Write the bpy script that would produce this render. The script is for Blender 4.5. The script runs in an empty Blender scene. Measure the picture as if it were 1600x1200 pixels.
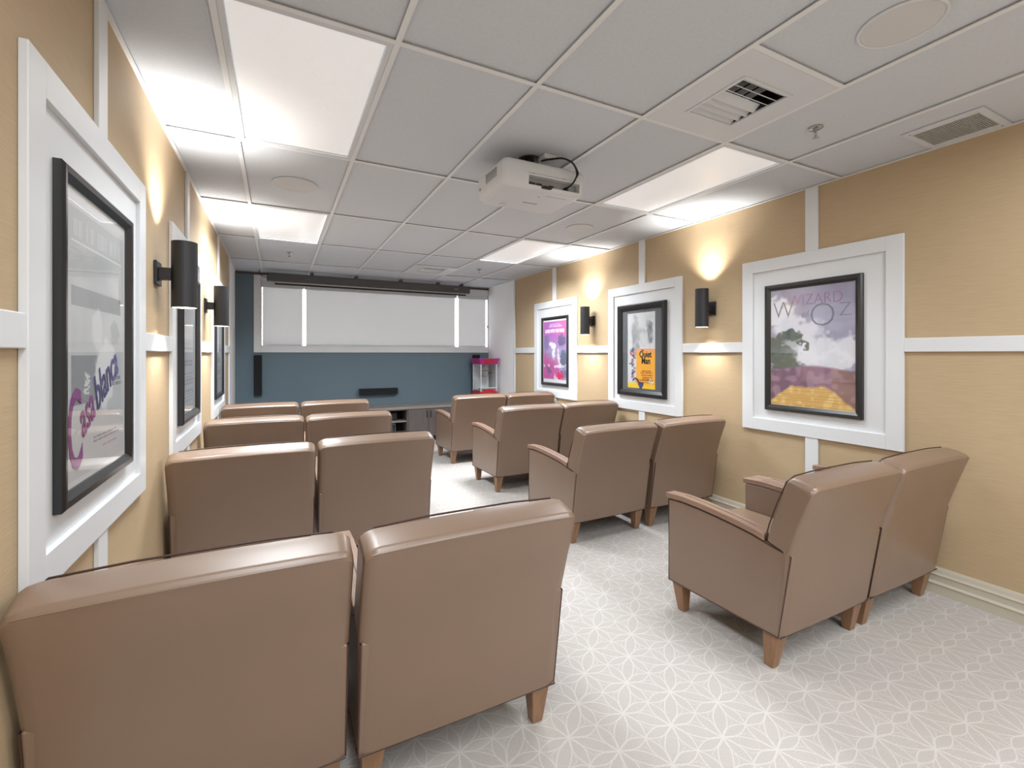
import bpy, bmesh, math, random
import numpy as np
from mathutils import Vector, Matrix

random.seed(7)
rng = np.random.RandomState(11)
SC = bpy.context.scene
COL = SC.collection
PI = math.pi

# ------------------------------------------------------------------ camera, world, exposure
cam_d = bpy.data.cameras.new('camera')
cam_d.sensor_width = 36.0
cam_d.lens = 719.0 / 1600.0 * 36.0
cam_d.shift_y = -47.0 / 1600.0
cam_d.clip_start = 0.02
cam = bpy.data.objects.new('camera', cam_d)
COL.objects.link(cam)
cam.location = (0, 0, 1.42)
cam.rotation_euler = (PI / 2, 0, -math.radians(26.98))
SC.camera = cam

SC.view_settings.view_transform = 'Standard'
SC.view_settings.look = 'None'
SC.view_settings.gamma = 1.0
SC.view_settings.use_curve_mapping = False
SC.view_settings.exposure = 0.0

world = bpy.data.worlds.new('overcast_sky')
SC.world = world
world.use_nodes = True
world.node_tree.nodes['Background'].inputs['Color'].default_value = (1.0, 1.0, 1.0, 1)
world.node_tree.nodes['Background'].inputs['Strength'].default_value = 8.5

SPOT_UP, SPOT_DOWN = 62.0, 24.0     # sconce lamps
TROFFER_L = 0.34                    # luminance of the troffer lenses over the seats, set apart from their lamps
REAR_L = 0.62                        # luminance of the added troffers in the unseen back of the room

TROFFER_W = 18.0                    # watts of the lamp added under each lens, narrowed so lenses look dim
REAR_W = 44.0

# ------------------------------------------------------------------ room dimensions (metres)
XL, XR = -0.556, 3.501
YF, YB = 7.845, -4.45
ZC = 2.64
GX = [-0.203, 0.421, 1.052, 1.680, 2.308, 2.905]
GY = [-3.18, -1.92, -0.67, 0.575, 1.815, 3.05, 4.31, 5.55, 6.86]
WALLPAPER_END = 6.78


# ------------------------------------------------------------------ helpers: colours and materials
def lin(c):
    c = c / 255.0
    return c / 12.92 if c <= 0.04045 else ((c + 0.055) / 1.055) ** 2.4


def rgb(r, g, b):
    return (lin(r), lin(g), lin(b), 1.0)


def new_mat(name):
    m = bpy.data.materials.new(name)
    m.use_nodes = True
    nt = m.node_tree
    bs = nt.nodes['Principled BSDF']
    return m, nt, bs


def P(name, col, rough=0.5, metal=0.0, spec=0.5, emit=None, es=0.0, coat=0.0):
    m, nt, bs = new_mat(name)
    bs.inputs['Base Color'].default_value = col
    bs.inputs['Roughness'].default_value = rough
    bs.inputs['Metallic'].default_value = metal
    bs.inputs['Specular IOR Level'].default_value = spec
    bs.inputs['Coat Weight'].default_value = coat
    if emit is not None:
        bs.inputs['Emission Color'].default_value = emit
        bs.inputs['Emission Strength'].default_value = es
    return m


def grain(m, scale, amt, bump, stretch=(1, 1, 1), bscale=None, detail=4.0, dist=0.002):
    """vary the base colour by noise (+-amt) and add a fine bump"""
    nt = m.node_tree
    bs = nt.nodes['Principled BSDF']
    tc = nt.nodes.new('ShaderNodeTexCoord')
    mp = nt.nodes.new('ShaderNodeMapping')
    mp.inputs['Scale'].default_value = stretch
    nt.links.new(tc.outputs['Object'], mp.inputs['Vector'])
    nz = nt.nodes.new('ShaderNodeTexNoise')
    nz.inputs['Scale'].default_value = scale
    nz.inputs['Detail'].default_value = detail
    nt.links.new(mp.outputs['Vector'], nz.inputs['Vector'])
    c = bs.inputs['Base Color'].default_value[:]
    if amt > 0:
        rp = nt.nodes.new('ShaderNodeValToRGB')
        rp.color_ramp.elements[0].position = 0.28
        rp.color_ramp.elements[1].position = 0.72
        rp.color_ramp.elements[0].color = tuple(v * (1 - amt) for v in c[:3]) + (1,)
        rp.color_ramp.elements[1].color = tuple(min(1, v * (1 + amt)) for v in c[:3]) + (1,)
        nt.links.new(nz.outputs['Fac'], rp.inputs['Fac'])
        nt.links.new(rp.outputs['Color'], bs.inputs['Base Color'])
    if bump > 0:
        src = nz
        if bscale:
            src = nt.nodes.new('ShaderNodeTexNoise')
            src.inputs['Scale'].default_value = bscale
            src.inputs['Detail'].default_value = 2.0
            nt.links.new(mp.outputs['Vector'], src.inputs['Vector'])
        bp = nt.nodes.new('ShaderNodeBump')
        bp.inputs['Strength'].default_value = bump
        bp.inputs['Distance'].default_value = dist
        nt.links.new(src.outputs['Fac'], bp.inputs['Height'])
        nt.links.new(bp.outputs['Normal'], bs.inputs['Normal'])
    return m


def glass_mat(name, ior=1.45, tint=(1, 1, 1, 1), rough=0.0):
    m = bpy.data.materials.new(name)
    m.use_nodes = True
    nt = m.node_tree
    nt.nodes.clear()
    out = nt.nodes.new('ShaderNodeOutputMaterial')
    tr = nt.nodes.new('ShaderNodeBsdfTransparent')
    tr.inputs['Color'].default_value = tint
    gl = nt.nodes.new('ShaderNodeBsdfGlossy')
    gl.inputs['Roughness'].default_value = rough
    fr = nt.nodes.new('ShaderNodeFresnel')
    fr.inputs['IOR'].default_value = ior
    mx = nt.nodes.new('ShaderNodeMixShader')
    ge = nt.nodes.new('ShaderNodeNewGeometry')      # reflect at the outer face only
    ms = nt.nodes.new('ShaderNodeMath'); ms.operation = 'SUBTRACT'; ms.inputs[0].default_value = 1.0
    mm = nt.nodes.new('ShaderNodeMath'); mm.operation = 'MULTIPLY'
    nt.links.new(ge.outputs['Backfacing'], ms.inputs[1])
    nt.links.new(ms.outputs[0], mm.inputs[0]); nt.links.new(fr.outputs[0], mm.inputs[1])
    nt.links.new(mm.outputs[0], mx.inputs[0])
    nt.links.new(tr.outputs[0], mx.inputs[1])
    nt.links.new(gl.outputs[0], mx.inputs[2])
    nt.links.new(mx.outputs[0], out.inputs[0])
    return m


M = {}
M['leather'] = grain(P('brown_leather', rgb(127, 104, 87), 0.33, spec=0.85), 2.2, 0.05, 0.12, bscale=520, dist=0.0006)
M['seam'] = P('dark_piping', rgb(66, 44, 36), 0.5)
M['wood'] = grain(P('stained_beech', rgb(142, 108, 80), 0.42), 9, 0.16, 0.03, stretch=(6, 6, 0.6))
M['armwood'] = grain(P('arm_beech', rgb(144, 116, 98), 0.34), 9, 0.14, 0.03, stretch=(6, 0.6, 6))
M['under'] = P('black_dust_cover', rgb(35, 32, 30), 0.9)
M['white'] = grain(P('white_satin_paint', rgb(222, 224, 227), 0.38), 3, 0.01, 0.05, bscale=60)
M['white_wall'] = grain(P('white_wall_paint', rgb(240, 241, 243), 0.7), 3, 0.01, 0.08, bscale=150)
M['base'] = P('greige_baseboard_paint', rgb(196, 189, 174), 0.45)
M['wallpaper'] = grain(P('tan_grasscloth', rgb(187, 164, 132), 0.62, spec=0.4), 26, 0.05, 0.30, stretch=(0.35, 0.35, 6.0), detail=6, dist=0.0015)
M['blue'] = grain(P('slate_blue_paint', rgb(98, 117, 129), 0.6), 3, 0.02, 0.08, bscale=150)
M['tile'] = grain(P('mineral_fibre_tile', rgb(205, 210, 217), 0.9, spec=0.2), 60, 0.03, 0.35, bscale=260, dist=0.001)
M['grid'] = P('white_grid_steel', rgb(226, 228, 230), 0.5)
M['metalwhite'] = P('white_enamelled_metal', rgb(212, 216, 221), 0.45)
M['plenum'] = P('plenum_grey', rgb(60, 60, 62), 0.9)
M['black'] = P('black_powder_coat', rgb(38, 38, 41), 0.42)
M['blackmatte'] = grain(P('black_speaker_cloth', rgb(20, 21, 26), 0.85), 300, 0.2, 0.2)
M['frame'] = P('black_satin_frame', rgb(34, 34, 36), 0.28, spec=0.6)
M['screen_case'] = P('dark_grey_screen_case', rgb(78, 79, 82), 0.45)
M['screen_black'] = P('black_screen_border', rgb(16, 16, 18), 0.6)
M['proj'] = P('warm_white_plastic', rgb(212, 214, 217), 0.38)
M['projdark'] = P('grey_connector_bay', rgb(150, 150, 148), 0.5)
M['cable'] = P('black_cable_rubber', rgb(18, 18, 18), 0.45)
M['chrome'] = P('chrome', rgb(190, 190, 192), 0.2, metal=1.0)
M['lam'] = grain(P('grey_wood_laminate', rgb(98, 90, 88), 0.45), 7, 0.18, 0.02, stretch=(6, 6, 0.5))
M['lamtop'] = grain(P('grey_oak_worktop', rgb(138, 130, 124), 0.4), 7, 0.10, 0.02, stretch=(0.5, 6, 6))
M['inside'] = P('dark_cabinet_inside', rgb(48, 44, 43), 0.7)
M['red'] = P('red_enamel', rgb(196, 40, 52), 0.35)
M['magenta'] = P('magenta_enamel', rgb(176, 44, 128), 0.35)
M['steel'] = P('brushed_steel', rgb(176, 176, 172), 0.35, metal=0.8)
M['silver'] = P('silver_plastic', rgb(150, 152, 156), 0.4)
M['glass'] = glass_mat('picture_glass', 1.5)
M['winglass'] = glass_mat('window_glass', 1.45)
M['mat'] = P('dark_grey_mount_board', rgb(92, 94, 98), 0.7)
M['bulb'] = P('sconce_lens', rgb(240, 235, 225), 0.5, emit=rgb(255, 240, 214), es=5.0)
M['grillemesh'] = P('grille_aluminium', rgb(170, 170, 168), 0.5)
M['print_paper'] = P('poster_margin', rgb(212, 213, 214), 0.6)


def lens_mat(name, lum):
    m, nt, bs = new_mat(name)
    bs.inputs['Base Color'].default_value = rgb(225, 225, 226)
    bs.inputs['Roughness'].default_value = 0.35
    bs.inputs['Emission Color'].default_value = (1.0, 0.985, 0.965, 1)
    bs.inputs['Emission Strength'].default_value = lum
    tc = nt.nodes.new('ShaderNodeTexCoord')
    vo = nt.nodes.new('ShaderNodeTexVoronoi')
    vo.inputs['Scale'].default_value = 90
    bp = nt.nodes.new('ShaderNodeBump')
    bp.inputs['Strength'].default_value = 0.4
    bp.inputs['Distance'].default_value = 0.002
    nt.links.new(tc.outputs['Object'], vo.inputs['Vector'])
    nt.links.new(vo.outputs['Distance'], bp.inputs['Height'])
    nt.links.new(bp.outputs['Normal'], bs.inputs['Normal'])
    return m


M['lens'] = lens_mat('prismatic_lens', TROFFER_L)
M['lens_rear'] = lens_mat('prismatic_lens_full_output', REAR_L)

# shade cloth: diffuse with some daylight coming through
m = bpy.data.materials.new('roller_shade_cloth'); m.use_nodes = True
nt = m.node_tree; nt.nodes.clear()
o_ = nt.nodes.new('ShaderNodeOutputMaterial')
d_ = nt.nodes.new('ShaderNodeBsdfDiffuse'); d_.inputs['Color'].default_value = rgb(196, 197, 199)
t_ = nt.nodes.new('ShaderNodeBsdfTranslucent'); t_.inputs['Color'].default_value = rgb(204, 204, 204)
x_ = nt.nodes.new('ShaderNodeMixShader'); x_.inputs[0].default_value = 0.32
nt.links.new(d_.outputs[0], x_.inputs[1]); nt.links.new(t_.outputs[0], x_.inputs[2]); nt.links.new(x_.outputs[0], o_.inputs[0])
M['shade'] = m


def print_mat(name):
    m, nt, bs = new_mat(name)
    at = nt.nodes.new('ShaderNodeAttribute')
    at.attribute_name = 'print'
    nt.links.new(at.outputs['Color'], bs.inputs['Base Color'])
    bs.inputs['Roughness'].default_value = 0.5
    return m


M['print'] = print_mat('printed_paper')


def carpet():
    m, nt, bs = new_mat('star_pattern_carpet')
    L = nt.links

    def math_(op, a, b=None, c=None):
        n = nt.nodes.new('ShaderNodeMath')
        n.operation = op
        for i, v in enumerate((a, b, c)):
            if v is None:
                continue
            if isinstance(v, (int, float)):
                n.inputs[i].default_value = v
            else:
                L.new(v, n.inputs[i])
        return n.outputs[0]
    tc = nt.nodes.new('ShaderNodeTexCoord')
    # slight hand-drawn wobble
    wz = nt.nodes.new('ShaderNodeTexNoise'); wz.inputs['Scale'].default_value = 9.0
    L.new(tc.outputs['Object'], wz.inputs['Vector'])
    sep = nt.nodes.new('ShaderNodeSeparateXYZ'); L.new(tc.outputs['Object'], sep.inputs[0])
    sc_ = nt.nodes.new('ShaderNodeSeparateColor'); L.new(wz.outputs['Color'], sc_.inputs[0])
    X = math_('ADD', math_('SUBTRACT', sep.outputs[0], 2.488), math_('MULTIPLY', math_('SUBTRACT', sc_.outputs[0], 0.5), 0.012))
    Y = math_('ADD', math_('SUBTRACT', sep.outputs[1], 1.166), math_('MULTIPLY', math_('SUBTRACT', sc_.outputs[1], 0.5), 0.012))
    k = 1.0 / 0.2545     # u = (x+y)/period, v = (x-y)/period  -> unit square lattice turned by 45 degrees
    u = math_('MULTIPLY', math_('ADD', X, Y), k)
    v = math_('MULTIPLY', math_('SUBTRACT', X, Y), k)

    def fold(t):
        f = math_('SUBTRACT', math_('FRACT', math_('ADD', t, 0.5)), 0.5)
        return math_('ABSOLUTE', f)
    a = fold(u); b = fold(v)
    p = math_('MAXIMUM', a, b); q = math_('MINIMUM', a, b)   # triangle (0,0) (.5,0) (.5,.5)

    def line(dist, w):   # 1 on the line, 0 away
        t = math_('DIVIDE', math_('ABSOLUTE', dist), w)
        return math_('SUBTRACT', 1.0, math_('MINIMUM', math_('POWER', t, 1.6), 1.0))
    w = 0.019
    par = math_('MULTIPLY', math_('MULTIPLY', p, math_('SUBTRACT', 1.0, p)), 4.0)
    l1 = line(math_('SUBTRACT', q, math_('MULTIPLY', par, 0.135)), w)              # lens towards the nearest star
    s = math_('MULTIPLY', math_('ADD', p, q), 0.70711)
    t = math_('MULTIPLY', math_('SUBTRACT', p, q), 0.70711)
    sd = math_('MULTIPLY', s, 1.0 / 0.70711)
    par2 = math_('MULTIPLY', math_('MULTIPLY', sd, math_('SUBTRACT', 1.0, sd)), 4.0)
    l2 = line(math_('SUBTRACT', t, math_('MULTIPLY', par2, 0.115)), w)             # short lens to the small star
    l3 = line(math_('SUBTRACT', q, math_('MULTIPLY', p, 0.50)), w * 0.8)           # straight rays
    l4 = line(math_('SUBTRACT', q, math_('SUBTRACT', math_('MULTIPLY', p, 2.6), 0.8)), w * 0.7)
    faint = math_('MULTIPLY', math_('MAXIMUM', l3, l4), 0.6)
    ln = math_('MAXIMUM', math_('MAXIMUM', l1, l2), faint)
    # soft tone patches and pile
    n1 = nt.nodes.new('ShaderNodeTexNoise'); n1.inputs['Scale'].default_value = 3.0; n1.inputs['Detail'].default_value = 1.0
    L.new(tc.outputs['Object'], n1.inputs['Vector'])
    rp = nt.nodes.new('ShaderNodeValToRGB')
    rp.color_ramp.elements[0].position = 0.35; rp.color_ramp.elements[0].color = rgb(191, 184, 181)
    rp.color_ramp.elements[1].position = 0.65; rp.color_ramp.elements[1].color = rgb(191, 185, 179)
    L.new(n1.outputs['Fac'], rp.inputs['Fac'])
    n2 = nt.nodes.new('ShaderNodeTexNoise'); n2.inputs['Scale'].default_value = 260.0; n2.inputs['Detail'].default_value = 3.0
    L.new(tc.outputs['Object'], n2.inputs['Vector'])
    mx = nt.nodes.new('ShaderNodeMix'); mx.data_type = 'RGBA'
    L.new(rp.outputs['Color'], mx.inputs[6]); mx.inputs[7].default_value = rgb(211, 207, 204)
    L.new(math_('MULTIPLY', ln, math_('ADD', 0.55, math_('MULTIPLY', n2.outputs['Fac'], 0.7))), mx.inputs[0])
    m2 = nt.nodes.new('ShaderNodeMix'); m2.data_type = 'RGBA'; m2.blend_type = 'MULTIPLY'
    m2.inputs[0].default_value = 1.0
    cr = nt.nodes.new('ShaderNodeValToRGB')
    cr.color_ramp.elements[0].position = 0.3; cr.color_ramp.elements[0].color = (0.84, 0.84, 0.84, 1)
    cr.color_ramp.elements[1].position = 0.7; cr.color_ramp.elements[1].color = (1, 1, 1, 1)
    L.new(n2.outputs['Fac'], cr.inputs['Fac'])
    L.new(mx.outputs[2], m2.inputs[6]); L.new(cr.outputs['Color'], m2.inputs[7])
    L.new(m2.outputs[2], bs.inputs['Base Color'])
    bs.inputs['Roughness'].default_value = 0.95
    bs.inputs['Specular IOR Level'].default_value = 0.15
    bp = nt.nodes.new('ShaderNodeBump'); bp.inputs['Strength'].default_value = 0.5; bp.inputs['Distance'].default_value = 0.003
    L.new(n2.outputs['Fac'], bp.inputs['Height']); L.new(bp.outputs['Normal'], bs.inputs['Normal'])
    return m


M['carpet'] = carpet()


# ------------------------------------------------------------------ helpers: meshes and objects
def merge(bm, tmp):
    me = bpy.data.meshes.new('tmp')
    tmp.to_mesh(me); tmp.free()
    bm.from_mesh(me)
    bpy.data.meshes.remove(me)


def box(bm, x0, x1, y0, y1, z0, z1, bev=0.0, seg=2, mat=None):
    t = bmesh.new()
    bmesh.ops.create_cube(t, size=1.0)
    for v in t.verts:
        v.co = Vector(((x0 + x1) / 2 + v.co.x * (x1 - x0), (y0 + y1) / 2 + v.co.y * (y1 - y0), (z0 + z1) / 2 + v.co.z * (z1 - z0)))
    if bev > 0:
        bmesh.ops.bevel(t, geom=t.edges[:], offset=bev, segments=seg, profile=0.5, affect='EDGES')
    if mat is not None:
        t.transform(mat)
    merge(bm, t)
    return bm


def prism(bm, pts, axis, a, b, bev=0.0, seg=3):
    """pts: 2D polygon; axis 'x': pts are (y, z) extruded a..b in x; 'y': (x, z); 'z': (x, y)"""
    def P3(p, t):
        if axis == 'x':
            return (t, p[0], p[1])
        if axis == 'y':
            return (p[0], t, p[1])
        return (p[0], p[1], t)
    t = bmesh.new()
    va = [t.verts.new(P3(p, a)) for p in pts]
    vb = [t.verts.new(P3(p, b)) for p in pts]
    n = len(pts)
    t.faces.new(va); t.faces.new(vb[::-1])
    for i in range(n):
        t.faces.new((va[i], vb[i], vb[(i + 1) % n], va[(i + 1) % n]))
    bmesh.ops.recalc_face_normals(t, faces=t.faces[:])
    if bev > 0:
        bmesh.ops.bevel(t, geom=t.edges[:], offset=bev, segments=seg, profile=0.5, affect='EDGES', clamp_overlap=True)
    merge(bm, t)
    return bm


def frustum(bm, bot, top, z0, z1, bev=0.0):
    """bot/top = (x0,x1,y0,y1)"""
    t = bmesh.new()
    vs = []
    for (x0, x1, y0, y1), z in ((bot, z0), (top, z1)):
        vs.append([t.verts.new(c) for c in ((x0, y0, z), (x1, y0, z), (x1, y1, z), (x0, y1, z))])
    t.faces.new(vs[0][::-1]); t.faces.new(vs[1])
    for i in range(4):
        t.faces.new((vs[0][i], vs[0][(i + 1) % 4], vs[1][(i + 1) % 4], vs[1][i]))
    if bev > 0:
        bmesh.ops.bevel(t, geom=t.edges[:], offset=bev, segments=2, profile=0.5, affect='EDGES')
    merge(bm, t)
    return bm


def lathe(bm, prof, n=32, center=(0, 0, 0)):
    """prof: list of (r, z)"""
    t = bmesh.new()
    rings = []
    for r, z in prof:
        rings.append([t.verts.new((center[0] + r * math.cos(2 * PI * i / n), center[1] + r * math.sin(2 * PI * i / n), center[2] + z)) for i in range(n)])
    for a, b in zip(rings, rings[1:]):
        for i in range(n):
            t.faces.new((a[i], a[(i + 1) % n], b[(i + 1) % n], b[i]))
    if prof[0][0] > 1e-5:
        t.faces.new(rings[0][::-1])
    if prof[-1][0] > 1e-5:
        t.faces.new(rings[-1])
    bmesh.ops.remove_doubles(t, verts=t.verts[:], dist=1e-6)
    bmesh.ops.recalc_face_normals(t, faces=t.faces[:])
    merge(bm, t)
    return bm


def tube(bm, pts, r, n=6, closed=False):
    t = bmesh.new()
    pts = [Vector(p) for p in pts]
    N = len(pts)
    rings = []
    up = Vector((0.13, 0.31, 0.94)).normalized()
    for i, p in enumerate(pts):
        if closed:
            d = (pts[(i + 1) % N] - pts[i - 1]).normalized()
        else:
            d = (pts[min(i + 1, N - 1)] - pts[max(i - 1, 0)]).normalized()
        s = d.cross(up)
        if s.length < 0.05:
            s = d.cross(Vector((1, 0, 0)))
        s.normalize()
        w = s.cross(d)
        rings.append([t.verts.new(p + r * (math.cos(2 * PI * k / n) * s + math.sin(2 * PI * k / n) * w)) for k in range(n)])
    for i in range(N if closed else N - 1):
        a, b = rings[i], rings[(i + 1) % N]
        for k in range(n):
            t.faces.new((a[k], a[(k + 1) % n], b[(k + 1) % n], b[k]))
    if not closed:
        t.faces.new(rings[0][::-1]); t.faces.new(rings[-1])
    bmesh.ops.recalc_face_normals(t, faces=t.faces[:])
    merge(bm, t)
    return bm


def obj(name, bm, mat, parent=None, smooth=False, loc=None):
    me = bpy.data.meshes.new(name)
    bm.to_mesh(me); bm.free()
    me.materials.append(M[mat] if isinstance(mat, str) else mat)
    if smooth:
        for p in me.polygons:
            p.use_smooth = True
        me.set_sharp_from_angle(angle=math.radians(40))
    o = bpy.data.objects.new(name, me)
    if smooth:
        md = o.modifiers.new('weighted_normals', 'WEIGHTED_NORMAL')
        md.keep_sharp = True
    COL.objects.link(o)
    if parent is not None:
        o.parent = parent
    if loc is not None:
        o.location = loc
    return o


def B():
    return bmesh.new()


def thing(name, label, cat, loc=(0, 0, 0), rz=0.0, group=None):
    o = bpy.data.objects.new(name, None)
    o.empty_display_size = 0.1
    COL.objects.link(o)
    o.location = loc
    o.rotation_euler = (0, 0, rz)
    o['label'] = label
    o['category'] = cat
    if group:
        o['group'] = group
    return o


def struct(name, bm, mat, parent=None, smooth=False):
    o = obj(name, bm, mat, parent, smooth)
    if parent is None:
        o['kind'] = 'structure'
    return o


def copy_tree(o, parent=None):
    c = o.copy()
    COL.objects.link(c)
    if parent is not None:
        c.parent = parent
    for ch in list(o.children):
        copy_tree(ch, c)
    return c


_dg = None


def text(name, body, size, mat, parent, loc, sx=1.0, shear=0.0, bold=0.0, rot=0.0, ext=0.0006, align='CENTER'):
    """flat lettering lying in the local xz plane, facing -y"""
    cu = bpy.data.curves.new(name, 'FONT')
    cu.body = body
    cu.size = size
    cu.shear = shear
    cu.offset = bold
    cu.extrude = ext
    cu.align_x = align
    cu.resolution_u = 3
    tmp = bpy.data.objects.new('tmp_text', cu)
    COL.objects.link(tmp)
    dg = bpy.context.evaluated_depsgraph_get()
    me = bpy.data.meshes.new_from_object(tmp.evaluated_get(dg))
    bpy.data.objects.remove(tmp)
    bpy.data.curves.remove(cu)
    mt = Matrix.Rotation(rot, 4, 'Y') @ Matrix.Rotation(PI / 2, 4, 'X') @ Matrix.Diagonal((sx, 1, 1, 1))
    me.transform(Matrix.Translation(loc) @ mt)
    me.materials.clear()
    me.materials.append(M[mat] if isinstance(mat, str) else mat)
    o = bpy.data.objects.new(name, me)
    COL.objects.link(o)
    o.parent = parent
    return o


# ------------------------------------------------------------------ room shell
struct('floor', box(B(), XL - 0.2, XR + 0.2, YB - 0.2, YF + 0.2, -0.12, 0.0), 'carpet')
ceiling = struct('ceiling', box(B(), XL - 0.2, XR + 0.2, YB - 0.2, YF + 0.2, 2.80, 2.92), 'plenum')
for nm, xa, xb in (('wall_left', XL - 0.14, XL), ('wall_right', XR, XR + 0.14)):
    struct(nm, box(B(), xa, xb, YB, YF + 0.14, 0.0, 2.80), 'white_wall')
for nm, xa, xb in (('trim_1', XL, XL + 0.003), ('trim_2', XR - 0.003, XR)):
    struct(nm, box(B(), xa, xb, YB, WALLPAPER_END, 0.0, ZC), 'wallpaper')
struct('wall_back', box(B(), XL - 0.14, XR + 0.14, YB - 0.14, YB, 0.0, 2.80), 'wallpaper')

# front wall with the window opening
WX0, WX1, WZ0, WZ1 = -0.225, 3.496, 1.535, 2.50
bm = B()
box(bm, XL - 0.14, WX0, YF, YF + 0.14, 0, 2.80)
box(bm, WX0, XR + 0.14, YF, YF + 0.14, 0, WZ0)
box(bm, WX0, XR + 0.14, YF, YF + 0.14, WZ1, 2.80)
box(bm, WX1, XR + 0.14, YF, YF + 0.14, WZ0, WZ1)
struct('wall_front', bm, 'blue')

# window: casing, jambs, sill, mullions, glass
win = struct('window_1', (lambda b: (box(b, -0.318, WX0, YF - 0.018, YF - 0.0005, WZ0 - 0.092, 2.60, 0.003),
                                     box(b, WX0, 3.499, YF - 0.018, YF - 0.0005, WZ0 - 0.092, WZ0, 0.003),
                                     box(b, WX0, 3.499, YF - 0.018, YF - 0.0005, WZ1, 2.60, 0.003), b)[-1])(B()), 'white')
bm = B()
box(bm, WX0 + 0.001, WX1 - 0.001, YF + 0.001, YF + 0.14, WZ0 + 0.0005, WZ0 + 0.015)
box(bm, WX0 + 0.001, WX1 - 0.001, YF + 0.001, YF + 0.14, WZ1 - 0.015, WZ1 - 0.0005)
box(bm, WX0 + 0.001, WX0 + 0.012, YF + 0.001, YF + 0.14, WZ0 + 0.015, WZ1 - 0.015)
box(bm, WX1 - 0.008, WX1 - 0.001, YF + 0.001, YF + 0.14, WZ0 + 0.015, WZ1 - 0.015)
obj('window_frame', bm, 'white', win)
obj('window_pane', box(B(), WX0 + 0.013, WX1 - 0.009, YF + 0.12, YF + 0.126, WZ0 + 0.016, WZ1 - 0.016), 'winglass', win)

# dark angle strip along the top of the front wall
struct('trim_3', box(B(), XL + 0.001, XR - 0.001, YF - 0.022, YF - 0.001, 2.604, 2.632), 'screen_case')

# baseboards (stepped profile)
prof = [(0, 0), (0.020, 0), (0.020, 0.052), (0.026, 0.060), (0.020, 0.068), (0.014, 0.072), (0.014, 0.104),
        (0.020, 0.112), (0.013, 0.124), (0.010, 0.142), (0.005, 0.156), (0, 0.156)]
struct('baseboard_right', prism(B(), [(XR - 0.0035 - p, z) for p, z in prof], 'y', YB + 0.003, YF - 0.001), 'base')
struct('baseboard_left', prism(B(), [(XL + 0.0035 + p, z) for p, z in prof], 'y', YB + 0.003, YF - 0.001), 'base')
struct('baseboard_back', prism(B(), [(YB + 0.001 + p, z) for p, z in prof], 'x', XL + 0.03, XR - 0.03), 'base')

# ------------------------------------------------------------------ white battens, chair rail, recessed poster panels
RAIL0, RAIL1 = 1.433, 1.518
PZ0, PZ1 = 0.806, 2.176
nwin = [3]


def trim(bm, mat='white'):
    nwin[0] += 1
    return struct('trim_%d' % nwin[0], bm, mat)


panels = {'R': [(1.450, 2.568), (3.215, 4.330), (4.973, 6.088)], 'L': [(1.510, 2.615), (3.214, 4.330), (5.035, 6.140), ]}
T = 0.018      # how far the boards stand off the wallpaper
for side, ps in panels.items():
    def xb(a, b, s=side):      # depth interval off the wall
        return (XL + a, XL + b) if s == 'L' else (XR - b, XR - a)
    t0 = 0.0035
    for i, (y0, y1) in enumerate(ps):
        xa, xc = xb(t0, t0 + 0.004)
        bk = box(B(), xa, xc, y0 + 0.085, y1 - 0.085, PZ0 + 0.085, PZ1 - 0.085)
        xa, xc = xb(t0, t0 + T + 0.002)
        bm = B()
        w = 0.095
        box(bm, xa, xc, y0, y0 + w, PZ0, PZ1, 0.0025)
        box(bm, xa, xc, y1 - w, y1, PZ0, PZ1, 0.0025)
        box(bm, xa, xc, y0 + w, y1 - w, PZ0, PZ0 + w, 0.0025)
        box(bm, xa, xc, y0 + w, y1 - w, PZ1 - w, PZ1, 0.0025)
        tr = trim(bm)
        obj('backing_panel', bk, 'white', tr)
        yc = (y0 + y1) / 2
        xa, xc = xb(t0, t0 + T - 0.003)
        trim(box(B(), xa, xc, yc - 0.045, yc + 0.045, PZ1, ZC - 0.001, 0.002))
        trim(box(B(), xa, xc, yc - 0.045, yc + 0.045, 0.157, PZ0, 0.002))
    ys = [-4.2] + [v for p in ps for v in p] + [WALLPAPER_END - 0.04]
    xa, xc = xb(t0, t0 + T - 0.001)
    for j in range(0, len(ys), 2):
        trim(box(B(), xa, xc, ys[j], ys[j + 1], RAIL0, RAIL1, 0.003))
    trim(box(B(), xa, xc, WALLPAPER_END - 0.04, WALLPAPER_END + 0.012, 0.157, ZC - 0.001, 0.003))

# ------------------------------------------------------------------ suspended ceiling: grid bars, tiles
bars_y = [XL] + GX + [XR]
rows = [YB] + GY + [YF]
W = 0.012
bar_m = None


def grid_bar(x0, x1, y0, y1):
    bm = B()
    box(bm, x0, x1, y0, y1, ZC, ZC + 0.003)
    if x1 - x0 < y1 - y0:
        c = (x0 + x1) / 2
        box(bm, c - 0.001, c + 0.001, y0, y1, ZC + 0.003, ZC + 0.035)
    else:
        c = (y0 + y1) / 2
        box(bm, x0, x1, c - 0.001, c + 0.001, ZC + 0.003, ZC + 0.035)
    return obj('grid_bar', bm, 'grid', ceiling)


for x in GX:
    grid_bar(x - W, x + W, YB, YF)
grid_bar(XL + 0.0005, XL + 0.022, YB, YF)
grid_bar(XR - 0.022, XR - 0.0005, YB, YF)
for i in range(len(bars_y) - 1):
    xa = bars_y[i] + (W if i else 0.022)
    xb_ = bars_y[i + 1] - (W if i < len(bars_y) - 2 else 0.022)
    for y in GY:
        grid_bar(xa, xb_, y - W, y + W)
    grid_bar(xa, xb_, YF - 0.022, YF - 0.0005)
    if i == 4:
        grid_bar(xa, xb_, 1.19 - W, 1.19 + W)
        grid_bar(xa, xb_, 6.235 - W, 6.235 + W)

troffers = [(1, 5), (1, 7), (5, 5), (5, 7), (1, 3), (5, 3), (1, 1), (5, 1), (3, 2)]   # (column, row) of light panels
tile_cache = {}


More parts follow.
